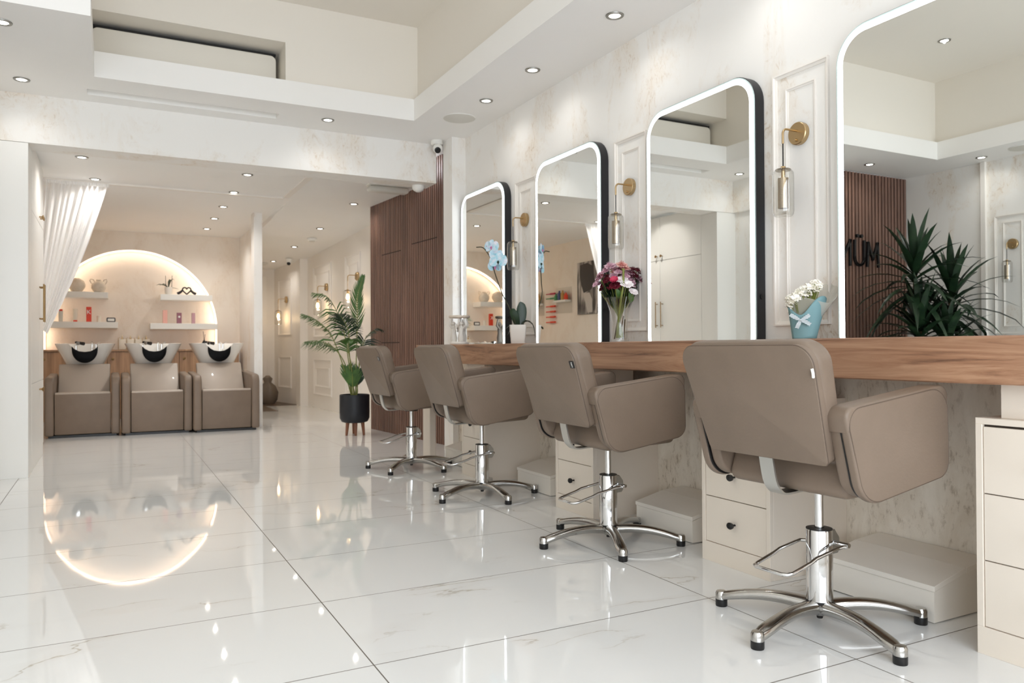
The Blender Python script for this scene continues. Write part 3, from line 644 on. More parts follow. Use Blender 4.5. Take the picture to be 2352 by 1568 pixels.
# ---------------------------------------------------------------- salon chairs
XZY = Matrix(((1, 0, 0, 0), (0, 0, 1, 0), (0, 1, 0, 0), (0, 0, 0, 1)))      # (a,b,c) -> x=a, z=b, y=c
def make_chair(mark):
    t = thing('salon_chair', None, 'chair')
    sub = None
    # backrest: outline in (y, s), leaning back
    lean = R_(18.0); o0 = Vector((-.235, 0, .542))
    mb = Matrix.Translation(o0) @ Matrix.Rotation(-lean, 4, 'Y') @ Matrix(((0, 0, 1, 0), (1, 0, 0, 0), (0, 1, 0, 0), (0, 0, 0, 1)))
    out = round_poly([(-.225, 0), (.225, 0), (.265, .365), (-.265, .365)], [.02, .02, .068, .068], 9)
    bk = B().slab(out, .004, .094, mb, .030, 6, warp=lambda v: Vector((v.x*(1-.35*max(0, v.z)), v.y-.24*max(0, v.z)*(max(0, v.y)/.36)**1.5, v.z))).build('backrest', 'taupe', t)
    # flat rear panel set into the shell, with its seam
    out2 = round_poly([(-.224, .001), (.224, .001), (.257, .351), (-.257, .351)], [.018, .018, .056, .056], 9)
    B().slab(out2, -.004, .03, mb, .003, 2).build('rear_panel', 'taupe', bk)
    B().tube([mb @ Vector((q.x, q.y, .001)) for q in out2], .0022, 6, True).build('seam', 'seam', bk)
    # seat
    B().slab(round_poly([(-.175, .437), (.20, .455), (.225, .555), (-.14, .54)], [.03, .03, .04, .02]), -.22, .22, XZY, .018, 3).build('seat', 'taupe', t)
    # armrests: two shells with a dark joint and a padded cap
    arm = [(-.185, .432), (.205, .492), (.20, .760), (-.262, .705)]
    arm2 = [(-.178, .442), (.197, .50), (.192, .752), (-.253, .698)]
    for sg in (-1, 1):
        a = B(); a.slab(round_poly(arm, [.085, .055, .075, .05], 9), .2675*sg, .297*sg, XZY, .009, 4)
        a.slab(round_poly(arm2, [.08, .05, .07, .05], 9), .222*sg, .263*sg, XZY, .009, 4)
        ar = a.build('armrest', 'taupe', t)
        B().slab(round_poly([(-.182, .437), (.198, .499), (.193, .75), (-.254, .698)], [.08, .05, .07, .05], 9), .2625*sg, .2680*sg, XZY).build('joint', 'black', ar)
        B().slab(round_poly([(-.2445, .640), (-.20, .642), (.2, .69), (.2008, .7612), (-.2635, .7065)], [.002, .004, .004, .074, .05], 9), .2228*sg, .2965*sg, XZY, .010, 4).build('padded_cap', 'taupe', ar)
        off = .2982*sg; B().tube([XZY @ Vector((q.x, q.y, off-.0025*sg)) for q in round_poly([(-.178, .438), (.200, .496), (.195, .755), (-.257, .701)], [.08, .05, .07, .048], 9)], .0016, 6, True).build('seam', 'seam', ar)
    # steel bracket from back to under the seat
    path = bez([(-.24, .60), (-.232, .545), (-.215, .47), (-.19, .437), (-.165, .430), (-.10, .434)], 18); pw = []
    b = B(); rows = []
    for i, q in enumerate(path):
        tt = (path[min(i+1, len(path)-1)]-path[max(i-1, 0)]).normalized(); nn = Vector((-tt.y, tt.x)); a_, c_ = q+nn*.003, q-nn*.003
        rows.append([Vector((a_.x, -.026, a_.y)), Vector((a_.x, .026, a_.y)), Vector((c_.x, .026, c_.y)), Vector((c_.x, -.026, c_.y))])
    b.rings(rows).build('back_bracket', 'steel', t)
    B().lathe([(.001, .418), (.045, .418), (.048, .421), (.048, .44), (.001, .432)], seg=28).build('swivel_plate', 'black', t)
    # column
    col = B().lathe([(.001, .28), (.0135, .28), (.0135, .43), (.001, .43)], seg=22).build('piston', 'chrome', t)
    cy = B().lathe([(.001, .072), (.040, .072), (.040, .296), (.038, .301), (.001, .303)], seg=40).build('cylinder', 'chrome', t)
    B().lathe([(.036, .3005), (.0395, .3005), (.0395, .3035), (.016, .3055), (.014, .303)], seg=36).build('top_collar', 'black', cy)
    B().lathe([(.0415, .066), (.0425, .069), (.0425, .078), (.0405, .08), (.0390, .07)], seg=40).build('lower_collar', 'black', cy)
    B().slab(round_poly([(.025, .22), (.058, .222), (.066, .235), (.066, .272), (.046, .298), (.025, .300)], .003, 2), -.025, .025, XZY, .003, 1).build('pump_housing', 'steel', cy)
    # foot pump bar
    path = [(.025, -.078, .256), (.015, -.074, .257), (-.01, -.072, .253), (-.10, -.07, .236), (-.125, -.07, .226), (-.20, -.068, .206), (-.217, -.062, .203), (-.225, -.05, .203), (-.225, .05, .203), (-.217, .062, .203), (-.20, .068, .206), (-.125, .07, .226), (-.10, .07, .236), (-.01, .066, .253), (.0, .05, .254), (.0, .036, .254)]
    B().tube(path, .0058, 10).tube([(.04, -.078, .258), (.04, .03, .258)], .0075, 12).build('foot_pedal', 'chrome', t)
    # star base
    hub = B().lathe([(.001, .034), (.02, .034), (.024, .04), (.03, .05), (.05, .06), (.052, .07), (.04, .076), (.001, .076)], seg=30).build('hub', 'alu', t)
    B().lathe([(.001, .022), (.009, .022), (.011, .034), (.001, .034)], seg=14).build('hub_bolt', 'black', hub)
    return t
def make_leg(t, ang):
    """one cast arm of the star base with its rubber foot"""
    rings = []; n = 16
    for i in range(n+1):
        u = i/n; r = .03+u*.292; zt = .078-.002*u-.046*u*u*0 - .030*max(0, u-.15)**1.6
        ztop = .080+.012*math.sin(min(1, u*1.6)*math.pi/2)-.045*u**2.0; th = .040-.012*u+.0
        zbot = ztop-th if u < .93 else ztop-th-.003; hw = .027-.007*math.sin(min(1, u*1.25)*math.pi)*.5-.003*u
        if u > .9: hw = .020-.09*max(0, u-.955)
        ring = []
        for k in range(12):
            a = 2*math.pi*k/12; cy_, sz = math.cos(a), math.sin(a)
            y = hw*(abs(cy_)**.75)*(1 if cy_ >= 0 else -1); z = (ztop+zbot)/2+(ztop-zbot)/2*(abs(sz)**.8)*(1 if sz >= 0 else -1)
            ring.append(Vector((r, y, z)))
        rings.append(ring)
    rot = Matrix.Rotation(ang, 4, 'Z')
    b = B().rings(rings); b.lathe([(.001, .052), (.016, .050), (.0195, .043), (.0195, .024), (.001, .024)], (.318, 0, 0), 20)
    l = b.build('star_leg', 'alu', t, ang=50, mtx=rot); B().lathe([(.001, .0), (.0185, .0), (.0195, .003), (.0195, .023), (.001, .024)], (.318, 0, 0), 20).build('rubber_foot', 'black', l, mtx=rot)
ch = make_chair(None)
chairs = [((1.948, 5.345, 0), R_(1), 151, 'taupe salon chair with black tag, farthest, in front of the slatted panel'),
          ((1.960, 4.165, 0), R_(-1), 128, 'taupe salon chair with light crease mark, second from the slatted panel'),
          ((1.988, 2.893, 0), R_(-1), 174, 'taupe salon chair with black tag on its back, second nearest'),
          ((1.975, 1.715, 0), R_(2), 117, 'largest and nearest taupe salon chair, front right')]
for i, (p, rz, a0, lb) in enumerate(chairs):
    o = ch if i == 0 else copy_tree(ch)
    o.location = p; o.rotation_euler = (0, 0, rz); o['label'] = lb; o['group'] = 'taupe salon chairs along the counter'
    chairs[i] = o
for i, (a0) in enumerate((151, 128, 174, 117)):
    rz = chairs[i].rotation_euler.z
    for k in range(5): make_leg(chairs[i], R_(a0+72*k)-rz)
mbk = Matrix.Translation((-.235, 0, .542)) @ Matrix.Rotation(-R_(18.0), 4, 'Y') @ Matrix(((0, 0, 1, 0), (1, 0, 0, 0), (0, 1, 0, 0), (0, 0, 0, 1)))
def text_on(name, body, size, mtx, m, parent, ext=.0006):
    c = bpy.data.curves.new(name, 'FONT'); c.body = body; c.size = size; c.extrude = ext; c.align_x = 'CENTER'; c.align_y = 'CENTER'
    o = bpy.data.objects.new(name, c); COL.objects.link(o); bpy.context.view_layer.update()
    me = bpy.data.meshes.new_from_object(o.evaluated_get(bpy.context.evaluated_depsgraph_get())); bpy.data.objects.remove(o)
    me.transform(mtx); me.materials.clear(); me.materials.append(M[m]); o = bpy.data.objects.new(name, me); COL.objects.link(o)
    if parent: o.parent = parent
    return o
for i in (0, 2):
    tg = B().box(-.250, -.217, .262, .292, -.0075, -.004, .0006, 1).build('fabric_tag', 'black', chairs[i], False, mtx=mbk)
    tm = mbk @ Matrix.Translation((-.2345, .277, -.0078)) @ Matrix.Rotation(math.pi, 4, 'Y') @ Matrix.Rotation(R_(-90), 4, 'Z')
    text_on('tag_lettering', 'REM', .012, tm, 'white_plastic', tg)
B().tube([mbk @ Vector(q) for q in ((-.245, .262, -.005), (-.249, .275, -.007), (-.247, .287, -.005))], .004, 8).build('plastic_clip', 'white_plastic', chairs[3])

# ---------------------------------------------------------------- wash units
def make_wash():
    """local: front at y=0 facing -y"""
    t = thing('wash_unit', None, 'wash unit'); m = Matrix(((0, 0, 1, 0), (1, 0, 0, 0), (0, 1, 0, 0), (0, 0, 0, 1)))   # (a,b,c)->y=a,z=b,x=c
    for sg in (-1, 1):
        out = round_poly([(.0, .022), (.78, .022), (.80, .63), (.0, .60)], [.02, .03, .07, .085], 9)
        B().slab(out, .252*sg, .333*sg, m, .02, 4).build('armrest', 'taupe', t)
    out = round_poly([(.035, .03), (.5, .03), (.5, .40), (.06, .44), (.005, .44)], [.01, .0, .0, .02, .012], 5)
    B().slab(out, -.248, .248, m, .008, 2).build('seat_front', 'taupe', t)
    out = round_poly([(.02, .40), (.55, .36), (.55, .43), (.0, .455)], [.0, .0, .02, .02], 5); B().slab(out, -.246, .246, m, .012, 3).build('seat_cushion', 'taupe_gloss', t)
    out = round_poly([(.46, .40), (.58, .40), (.79, .70), (.73, .73)], [.02, .02, .03, .03], 5); B().slab(out, -.243, .243, m, .014, 3).build('backrest', 'taupe_gloss', t)
    B().box(-.30, .30, .04, .76, .0, .024).build('plinth', 'black', t, False)
    # basin
    cy = .98; rings = []; n = 64
    def sup(a, hx, hy, e=3.2):
        c, s = math.cos(a), math.sin(a); k = (abs(c)**e+abs(s)**e)**(-1/e); return hx*k*c, hy*k*s
    def ring(hx, hy, z, dip, yo=0):
        r = []
        for k in range(n):
            a = 2*math.pi*k/n-math.pi/2; x, y = sup(a, hx, hy); zz = z
            if y < 0: d = max(0, 1-(abs(x)/.15)**3); zz = z-dip*d*min(1, -y/hy*1.05)**3
            r.append(Vector((x, cy+yo+y, zz)))
        return r
    for hx, hy, z, dip, yo in ((.175, .20, .715, 0, .0), (.19, .215, .72, 0, 0), (.235, .255, .82, .0, -.01), (.275, .285, .90, .06, -.02), (.293, .30, .938, .09, -.02), (.296, .302, .944, .092, -.02), (.289, .296, .947, .092, -.02), (.275, .283, .94, .092, -.02), (.24, .25, .87, .04, -.01), (.19, .2, .79, 0, 0), (.09, .1, .765, 0, 0)):
        rings.append(ring(hx, hy, z, dip, yo))
    B().rings(rings).build('basin', 'porcelain', t, ang=60)
    B().slab(round_poly([(.86, .0), (1.12, .0), (1.14, .72), (.84, .72)], .03, 4), -.14, .14, m, .02, 3).build('pedestal', 'white_plastic', t)
    b = B(); out = []     # black neck rest folded over the dip
    for k in range(17):
        a = math.pi*k/16; out.append((.122*math.cos(a), .87-.135*math.sin(a)))
    out = [(.125, .915)]+out+[(-.125, .915), (-.095, .885), (-.055, .862), (0, .855), (.055, .862), (.095, .885)]
    mm = Matrix.Translation((0, .655, 0)) @ Matrix(((1, 0, 0, 0), (0, 0, 1, 0), (0, 1, 0, 0), (0, 0, 0, 1)))
    b.slab(out, 0, .035, mm, .008, 2)
    b.build('neck_rest', 'gel', t)
    b = B(); b.tube([(-.10, cy+.20, .80), (-.10, cy+.2, .93), (-.09, cy+.14, .955), (-.075, cy+.06, .95)], [.012, .012, .013, .02], 12); b.tube([(.06, cy+.2, .86), (.06, cy+.2, .955), (.06, cy+.12, .965), (.06, cy+.07, .95)], .009, 10)
    b.tube([(.1, cy+.2, .88), (.1, cy+.2, .94)], .014, 12).tube([(.1, cy+.2, .94), (.14, cy+.17, .965)], .005, 8); b.build('mixer_tap', 'chrome', t)
    B().tube([(-.10, cy+.12, .962), (-.02, cy+.05, .945)], [.013, .02], 12).build('hand_shower', 'black', t)
    return t
ws = make_wash()
for i, (x, y, lb) in enumerate([(-.243, 8.86, 'left reclining wash unit with white basin, beside the white cupboard'), (.437, 8.79, 'middle reclining wash unit with white basin and black neck rest'), (1.108, 8.72, 'right reclining wash unit with white basin, beside the pillar')]):
    o = ws if i == 0 else copy_tree(ws); o.location = (x, y, 0); o.rotation_euler = (0, 0, R_(0)); o['label'] = lb; o['group'] = 'wash units in front of the arch'
# low oak cabinet behind
def make_oak(x0, x1):
    t = thing('oak_cabinet', None, 'cabinet', (x0, 10.98, 0)); w_ = x1-x0
    B().box(0.001, w_-.001, 0.018, .318, 0, .855, .001, 1).build('cabinet_body', 'oak', t, False)
    d = B().box(.003, w_-.003, 0, .018, .06, .85, .001, 1).build('door', 'oak', t, False)
    B().lathe([(.001, 0), (.005, 0), (.005, .015), (.016, .02), (.017, .028), (.001, .031)], (.06, 0, .76), 16, 'Y').build('knob', 'old_brass', d, mtx=Matrix.Translation((0, 0, 1.52)) @ Matrix.Rotation(math.pi, 4, 'X'))
    return t
for x0, x1, lb in ((-.775, -.03, 'oak base cabinet left of the left wash basin'), (-.03, .45, 'oak base cabinet between left and middle basins'), (.45, .80, 'oak base cabinet behind the middle basin'), (.80, 1.17, 'oak base cabinet between middle and right basins'), (1.17, 1.545, 'oak base cabinet behind the right basin')):
    o = make_oak(x0, x1); o['label'] = lb; o['group'] = 'oak base cabinets below the arch'
tag(B().box(-.775, 1.545, 10.96, 11.42, .855, .878, .002, 1).build('cabinet_top', M['oak'], smooth=False), 'thin wooden top running along the oak cabinets', 'worktop')
# arch LED tape and shelves
b = B(); pts = [(AX-AR+.012, AZ-.28)]+[(AX-(AR-.012)*math.cos(math.pi*k/60), AZ+(AR-.012)*math.sin(math.pi*k/60)) for k in range(61)]+[(AX+AR-.012, AZ-.28)]
rows = [[Vector((x+(.008 if x < AX else -.008)*0, y_, z)) for x, z in pts] for y_ in (11.33, 11.36)]
b.rings(rows, closed=False); o = b.build('arch_light_strip', 'arch_led', smooth=False); tag(o, 'warm glowing light strip lining the arched recess', 'light strip')
def shelf(x0, x1, z1, lb):
    o = B().box(x0, x1, 11.12, 11.42, z1-.078, z1, .003, 1).build('floating_shelf', 'white_plastic', smooth=False); tag(o, lb, 'shelf', 'floating shelves in the arch')
shelf(-.66, -.022, 1.612, 'upper left floating shelf holding two round vases'); shelf(-.735, .09, 1.232, 'lower left floating shelf with the red carton')
shelf(.585, 1.225, 1.605, 'upper right floating shelf with the heart hands'); shelf(.465, 1.29, 1.222, 'lower right floating shelf with three pink cartons')
# things on the shelves
def on_shelf(b, name, m, loc, lb, cat, grp=None, ang=38):
    o = b.build(name, m, ang=ang); o.location = loc; return tag(o, lb, cat, grp)
on_shelf(B().lathe([(.03, 0), (.06, .005), (.095, .06), (.098, .09), (.08, .14), (.03, .172), (.001, .174)], seg=30), 'round_vase', 'stone', (-.375, 11.22, 1.613), 'plain round stone vase half behind the curtain', 'vase')
t = thing('eared_vase', 'round stone vase with small looped handles', 'vase', (-.13, 11.22, 1.613))
B().lathe([(.03, 0), (.06, .006), (.085, .05), (.083, .09), (.05, .135), (.028, .145), (.03, .16), (.022, .16), (.02, .14)], seg=28).build('vase_body', 'stone', t)
for s_ in (-1, 1): B().tube([(s_*.045, 0, .13), (s_*.06, 0, .16), (s_*.09, 0, .17), (s_*.098, 0, .145), (s_*.08, 0, .11), (s_*.065, 0, .105)], .006, 8).build('handle', 'stone', t)
t = thing('potted_orchid', 'small leafy orchid in white pot on the upper right shelf', 'plant', (.688, 11.22, 1.606))
B().lathe([(.034, 0), (.044, .02), (.048, .098), (.042, .098), (.04, .085), (.001, .085)], seg=24).build('pot', 'ceramic', t)
b = B()
for a, l, h in ((180, .15, .02), (200, .12, .015), (-15, .13, -.03), (20, .08, .1), (60, .07, .09), (140, .1, .03)):
    dx, dy = math.cos(R_(a)), math.sin(R_(a))*.5; b.strip([(0, 0, .09), (dx*l*.4, dy*l*.4, .11+h*.7), (dx*l*.75, dy*l*.75, .11+h), (dx*l, dy*l, .10+h*.9)], [.006, .022, .02, .003], (-dy, dx, .2), .2)
b.build('leaves', 'leaf_dark', t)
B().tube([(-.03, 0, .1), (-.035, 0, .25)], .003, 6).tube([(.04, 0, .1), (.045, 0, .255)], .003, 6).build('stakes', 'orchid_stem', t)
b = B()
hp = [Vector((.055*16*math.sin(a)**3/17, 0, .052+.05*(13*math.cos(a)-5*math.cos(2*a)-2*math.cos(3*a)-math.cos(4*a))/15)) for a in [2*math.pi*k/40 for k in range(40)]]
b.tube(hp, .009, 8, True)
for s_ in (-1, 1): b.tube([(s_*.05, 0, .055), (s_*.075, 0, .03), (s_*.115, 0, .006)], [.014, .016, .02], 8)
on_shelf(b, 'heart_hands_ornament', 'print_dark', (.913, 11.22, 1.614), 'dark ornament of two hands forming a heart', 'ornament')
def carton(x, w_, h_, m, lb, z=1.233, cat='carton', grp=None, mark=None):
    t = thing('product_carton', lb, cat, (x, 11.2, z), 0, grp); B().box(-w_/2, w_/2, -.025, .025, 0, h_, .002, 1).build('carton_body', m, t, False)
    if mark == 'K': text_on('printed_letter', 'K', .075, Matrix.Translation((0, -.0262, h_*.64)) @ Matrix.Rotation(R_(90), 4, 'X'), 'white_plastic', t)
    if mark == 'dot': B().lathe([(.001, 0), (.014, 0), (.014, .001), (.001, .001)], (0, -.0265, h_*.62), 16, 'Y').build('printed_mark', 'white_plastic', t)
    return t
carton(-.24, .058, .19, 'orange', 'tall orange red carton with white letter K', mark='K')
carton(.645, .055, .175, 'pink', 'pale pink carton, tallest of the three on the right', 1.223, grp='pink cartons'); carton(.817, .058, .142, 'mauve_box', 'mauve carton with a pale round mark', 1.223, grp='pink cartons', mark='dot'); carton(.993, .042, .142, 'lilac_box', 'slim lilac carton at the right of the shelf', 1.223, grp='pink cartons')
def tubeb(x, h_, w_, bm_, cm_, capdown, lb):
    t = thing('cosmetic_tube', lb, 'tube', (x, 11.2, 1.233))
    z0, z1 = (0, h_*.12) if capdown else (h_*.86, h_)
    B().lathe([(.001, z0), (w_*.42, z0), (w_*.42, z1), (.001, z1)], seg=18).build('cap', cm_, t)
    a, c = (h_*.12, h_) if capdown else (0, h_*.86)
    B().lathe([(.001, a), (w_*.46, a), (w_*.5, (a+c)/2), (w_*.52, c-.002), (.001, c)], seg=18, sy=.6).build('tube_body', bm_, t)
tubeb(-.55, .155, .05, 'grey_plastic', 'orange', False, 'grey tube with orange cap beside the curtain'); tubeb(-.39, .165, .055, 'bottle_white', 'orange', True, 'white tube standing on an orange cap')
o = on_shelf(B().lathe([(.001, 0), (.024, 0), (.024, .075), (.02, .08), (.001, .08)], seg=20), 'small_jar', 'bottle_white', (-.127, 11.2, 1.233), 'small clear jar between red carton and framed card', 'jar')
t = thing('framed_card', 'small black rounded frame with a pale card', 'frame', (.01, 11.2, 1.233)); ZM = Matrix(((1, 0, 0, 0), (0, 0, 1, 0), (0, 1, 0, 0), (0, 0, 0, 1)))
B().slab(round_poly([(-.052, 0), (.052, 0), (.052, .058), (-.052, .058)], .014), -.008, .008, ZM, .002, 1).build('frame_rim', 'black', t); B().box(-.038, .038, -.0095, -.008, .013, .045).build('card', 'white_plastic', t, False)
# dispensers on the cabinet top and candle things
t0 = thing('pump_bottle', None, 'bottle'); B().box(-.042, .042, -.03, .03, 0, .135, .008, 2).build('bottle_body', 'bottle_white', t0)
B().lathe([(.012, .135), (.012, .155), (.005, .157), (.005, .18), (.001, .18)], seg=14).tube([(0, 0, .178), (0, -.035, .176)], .005, 8).build('pump', 'brass', t0)
B().tube([(-.046, .0, 0), (-.046, 0, .15), (-.03, 0, .155)], .003, 6).build('rack_wire', 'brass', t0)
for i, x in enumerate((.14, .235, .33, .42)):
    o = t0 if i == 0 else copy_tree(t0); o.location = (x, 11.25, .879); o['label'] = ['milky pump bottle, first on the left of four on the oak top', 'milky pump bottle, second of four behind the basins', 'milky pump bottle, third of four behind the basins', 'milky pump bottle, last on the right of four'][i]; o['group'] = 'pump bottles behind the basins'
t = thing('reed_diffuser', 'small black bottle with a reed behind the right basin', 'diffuser', (1.128, 11.2, .879)); B().lathe([(.001, 0), (.034, 0), (.036, .07), (.02, .1), (.012, .12), (.001, .12)], seg=20).build('bottle_body', 'black', t); B().tube([(0, 0, .1), (-.012, 0, .24)], .003, 6).tube([(0, 0, .1), (.012, .0, .2)], .003, 6).build('reeds', 'black', t)
t = thing('candle_jar', 'small pale domed jar beside the black diffuser', 'jar', (1.25, 11.2, .879)); B().lathe([(.001, 0), (.045, 0), (.045, .04), (.001, .04)], seg=20).build('jar_body', 'ceramic', t); B().lathe([(.046, .041), (.035, .07), (.01, .082), (.008, .095), (.001, .096)], seg=20).build('lid', 'ceramic', t)

# ---------------------------------------------------------------- curtain
b = B(); n, mrow = 150, 34; rows = []
for j in range(mrow+1):
    v = j/mrow; row = []
    for i in range(n+1):
        u = i/n; xt = -.53+u*.515; zt = 2.405+.0*u
        # gathered bottom at left
        xb = -.60+u*.10; zb = 1.02+.10*(1-u)
        k = v**1.0; bow = math.sin(v*math.pi)*.055*u
        x = xt*(1-k)+xb*k-bow*0+u*bow*.6; z = zt+(zb-zt)*v
        amp = .036*(1-v*.6); ph = (u+.02*math.sin(u*17))*2*math.pi*10
        y = 8.065+amp*math.sin(ph+.5*math.sin(v*3))*(.6+.4*math.sin(u*9+1))+.02*v
        row.append(Vector((x, y, z)))
    rows.append(row)
b.rings(rows, closed=False)
t = thing('curtain', 'cream gathered curtain tied back beside the white cupboard', 'curtain', (0, 0, 0)); b.build('curtain_cloth', 'curtain', t, ang=80, recalc=False)
b = B(); rows = []
for z in (2.375, 2.408): rows.append([Vector((-.535+i/n*.53, 8.04+.006*math.sin(i/n*2*math.pi*44), z)) for i in range(n+1)])
b.rings(rows, closed=False).build('heading_tape', 'curtain', t, ang=80, recalc=False)

# ---------------------------------------------------------------- tall white cupboard
t = thing('tall_cupboard', 'tall white cupboard with brass handles at the left edge', 'cupboard', (-.5, 6.25, 0))
B().box(-.26, 0, 0, .246, 0, 2.303, .001, 1).box(-.26, -.02, .2465, 1.35, 0, 2.395, .001, 1).box(-.02, -.003, .2465, 1.35, 0, .10, .001, 1).build('cupboard_body', 'cupboard', t, False)
B().box(-.0195, -.012, .2465, 1.35, .10, 2.38).build('shadow_gap', 'gap', t, False)
def handle(x, y, z0, z1, par):
    h = B().tube([(x+.032, y, z0), (x+.032, y, z1)], .006, 10)
    for z in (z0+.025, z1-.025): h.tube([(x, y, z), (x+.032, y, z)], .005, 8)
    h.build('handle', 'old_brass', par)
def knob(x, y, z, par): B().lathe([(.001, 0), (.006, 0), (.006, .018), (.016, .024), (.017, .03), (.001, .034)], (x, y, z), 16, 'X').build('knob', 'old_brass', par)
# y bounds in local frame; doors: pair around y=1.02
ys = [(.250, .956, 0), (.960, 1.345, 1)]
for (ya, yb, sd) in ys:
    edge = yb-.045 if sd == 0 else ya+.045
    dd = B().box(-.012, .001, ya, yb, .634, 1.880, .001, 1).build('door', 'cupboard', t, False); handle(.001, edge, 1.10, 1.40, dd)
    dd = B().box(-.012, .001, ya, yb, 2.004-.13+.0, 2.38, .001, 1) if False else B().box(-.012, .001, ya, yb, 1.884, 2.38, .001, 1)
    dd = dd.build('door', 'cupboard', t, False)
    dd2 = B().box(-.012, .001, ya, yb, .104, .630, .001, 1).build('door', 'cupboard', t, False); knob(.001, edge, .565, dd2)
    knob(.001, edge, 1.932, dd)

# ---------------------------------------------------------------- left wash wall: poster, racks
t = thing('poster', 'black and white portrait canvas, seen in the second farthest mirror', 'poster', (-.775, 9.05, 1.345))
B().box(0, .018, -.33, .37, 0, .74, .002, 1).build('canvas', 'poster', t, False)
def flat(pts, name, m, parent, x=.0185): B().slab(pts, 0, .0012, Matrix(((0, 0, 1, x), (1, 0, 0, 0), (0, 1, 0, 0), (0, 0, 0, 1)))).build(name, m, parent, False)
flat([(.29, .7), (.1, .72), (-.05, .66), (-.08, .45), (.0, .34), (.10, .32), (.2, .3), (.26, .42), (.30, .55)], 'dark_hair_shape', 'print_dark', t)
flat([(.20, .29), (.05, .30), (-.02, .2), (-.02, .02), (.1, .02), (.14, .12)], 'pale_face_shape', 'print_light', t, .0186)
def rack(y, z, w_, lb, items):
    t = thing('wall_rack', lb, 'rack', (-.775, y, z)); B().box(0, .10, -w_/2, w_/2, 0, .03, .003, 1).build('shelf_board', 'white_plastic', t, False)
    B().box(.0, .004, -w_/2-.03, w_/2+.06, -.16, .22, .001, 1).build('back_plate', 'glass', t, False)
    for i, (m_, h_) in enumerate(items):
        yy = -w_/2+.05+i*(w_-.08)/max(1, len(items)-1)
        o = B().lathe([(.001, 0), (.03, 0), (.03, h_*.7), (.014, h_*.82), (.014, h_), (.001, h_)], seg=16).build('product_bottle', m_); o.location = (-.72, y+yy, z+.031)
        tag(o, '%s bottle on the wall rack of the %s' % ({'green_pot': 'green', 'blue_pot': 'blue', 'ochre': 'ochre', 'orange': 'orange', 'grey_plastic': 'grey'}[m_], lb.split(' with ')[-1]), 'bottle', 'bottles on the wall racks')
rack(9.8, 1.545, .36, 'white wall rack with four coloured bottles', [('orange', .10), ('ochre', .14), ('blue_pot', .14), ('green_pot', .1)])
rack(10.56, 1.53, .26, 'white wall rack with ochre and grey bottles', [('ochre', .15), ('grey_plastic', .15)])
for j, (z, m_) in enumerate(((1.69, 'rose'), (1.62, 'green_pot'), (1.50, 'orange'), (1.42, 'orange'), (1.34, 'orange'), (1.26, 'orange'))):
    o = B().tube([(0, -.14, 0), (0, .0, 0)], .014, 10).tube([(0, 0, 0), (0, .13, 0)], .008, 10).build('hair_roller', m_); o.location = (-.75, 10.17, z)
    tag(o, ['rose coloured roller, topmost on the wall pegs', 'green roller, second from the top on the wall pegs', 'orange roller under the green one', 'orange roller fourth from the top', 'orange roller fifth from the top', 'orange roller, lowest on the wall pegs'][j], 'roller', 'rollers pegged on the wash wall')

# ---------------------------------------------------------------- hallway clutter
t = thing('coat', 'black garment hanging at the hallway end', 'coat', (2.0, 13.17, 1.15)); b = B()
b.rings([[Vector((.09*r*math.cos(a)*(1+.2*math.sin(3*a)), .06*r*math.sin(a), z)) for a in [2*math.pi*k/16 for k in range(16)]] for r, z in ((.2, .1), (.8, .05), (1.1, -.05), (1.2, -.15), (.7, -.2))]).build('cloth', 'black', t)
b = B(); b.rings([[Vector((.13*r*math.cos(a)*(1+.12*math.sin(5*a+z*9)), .1*r*math.sin(a)*(1+.1*math.sin(4*a)), z)) for a in [2*math.pi*k/20 for k in range(20)]] for r, z in ((.8, .0), (1.1, .06), (1.15, .18), (.9, .28), (.4, .34), (.55, .4), (.2, .45))])
o = b.build('bin_bag', 'bag', ang=60); o.location = (2.22, 12.7, .006); tag(o, 'tied grey bag on the dark hallway floor', 'bag')

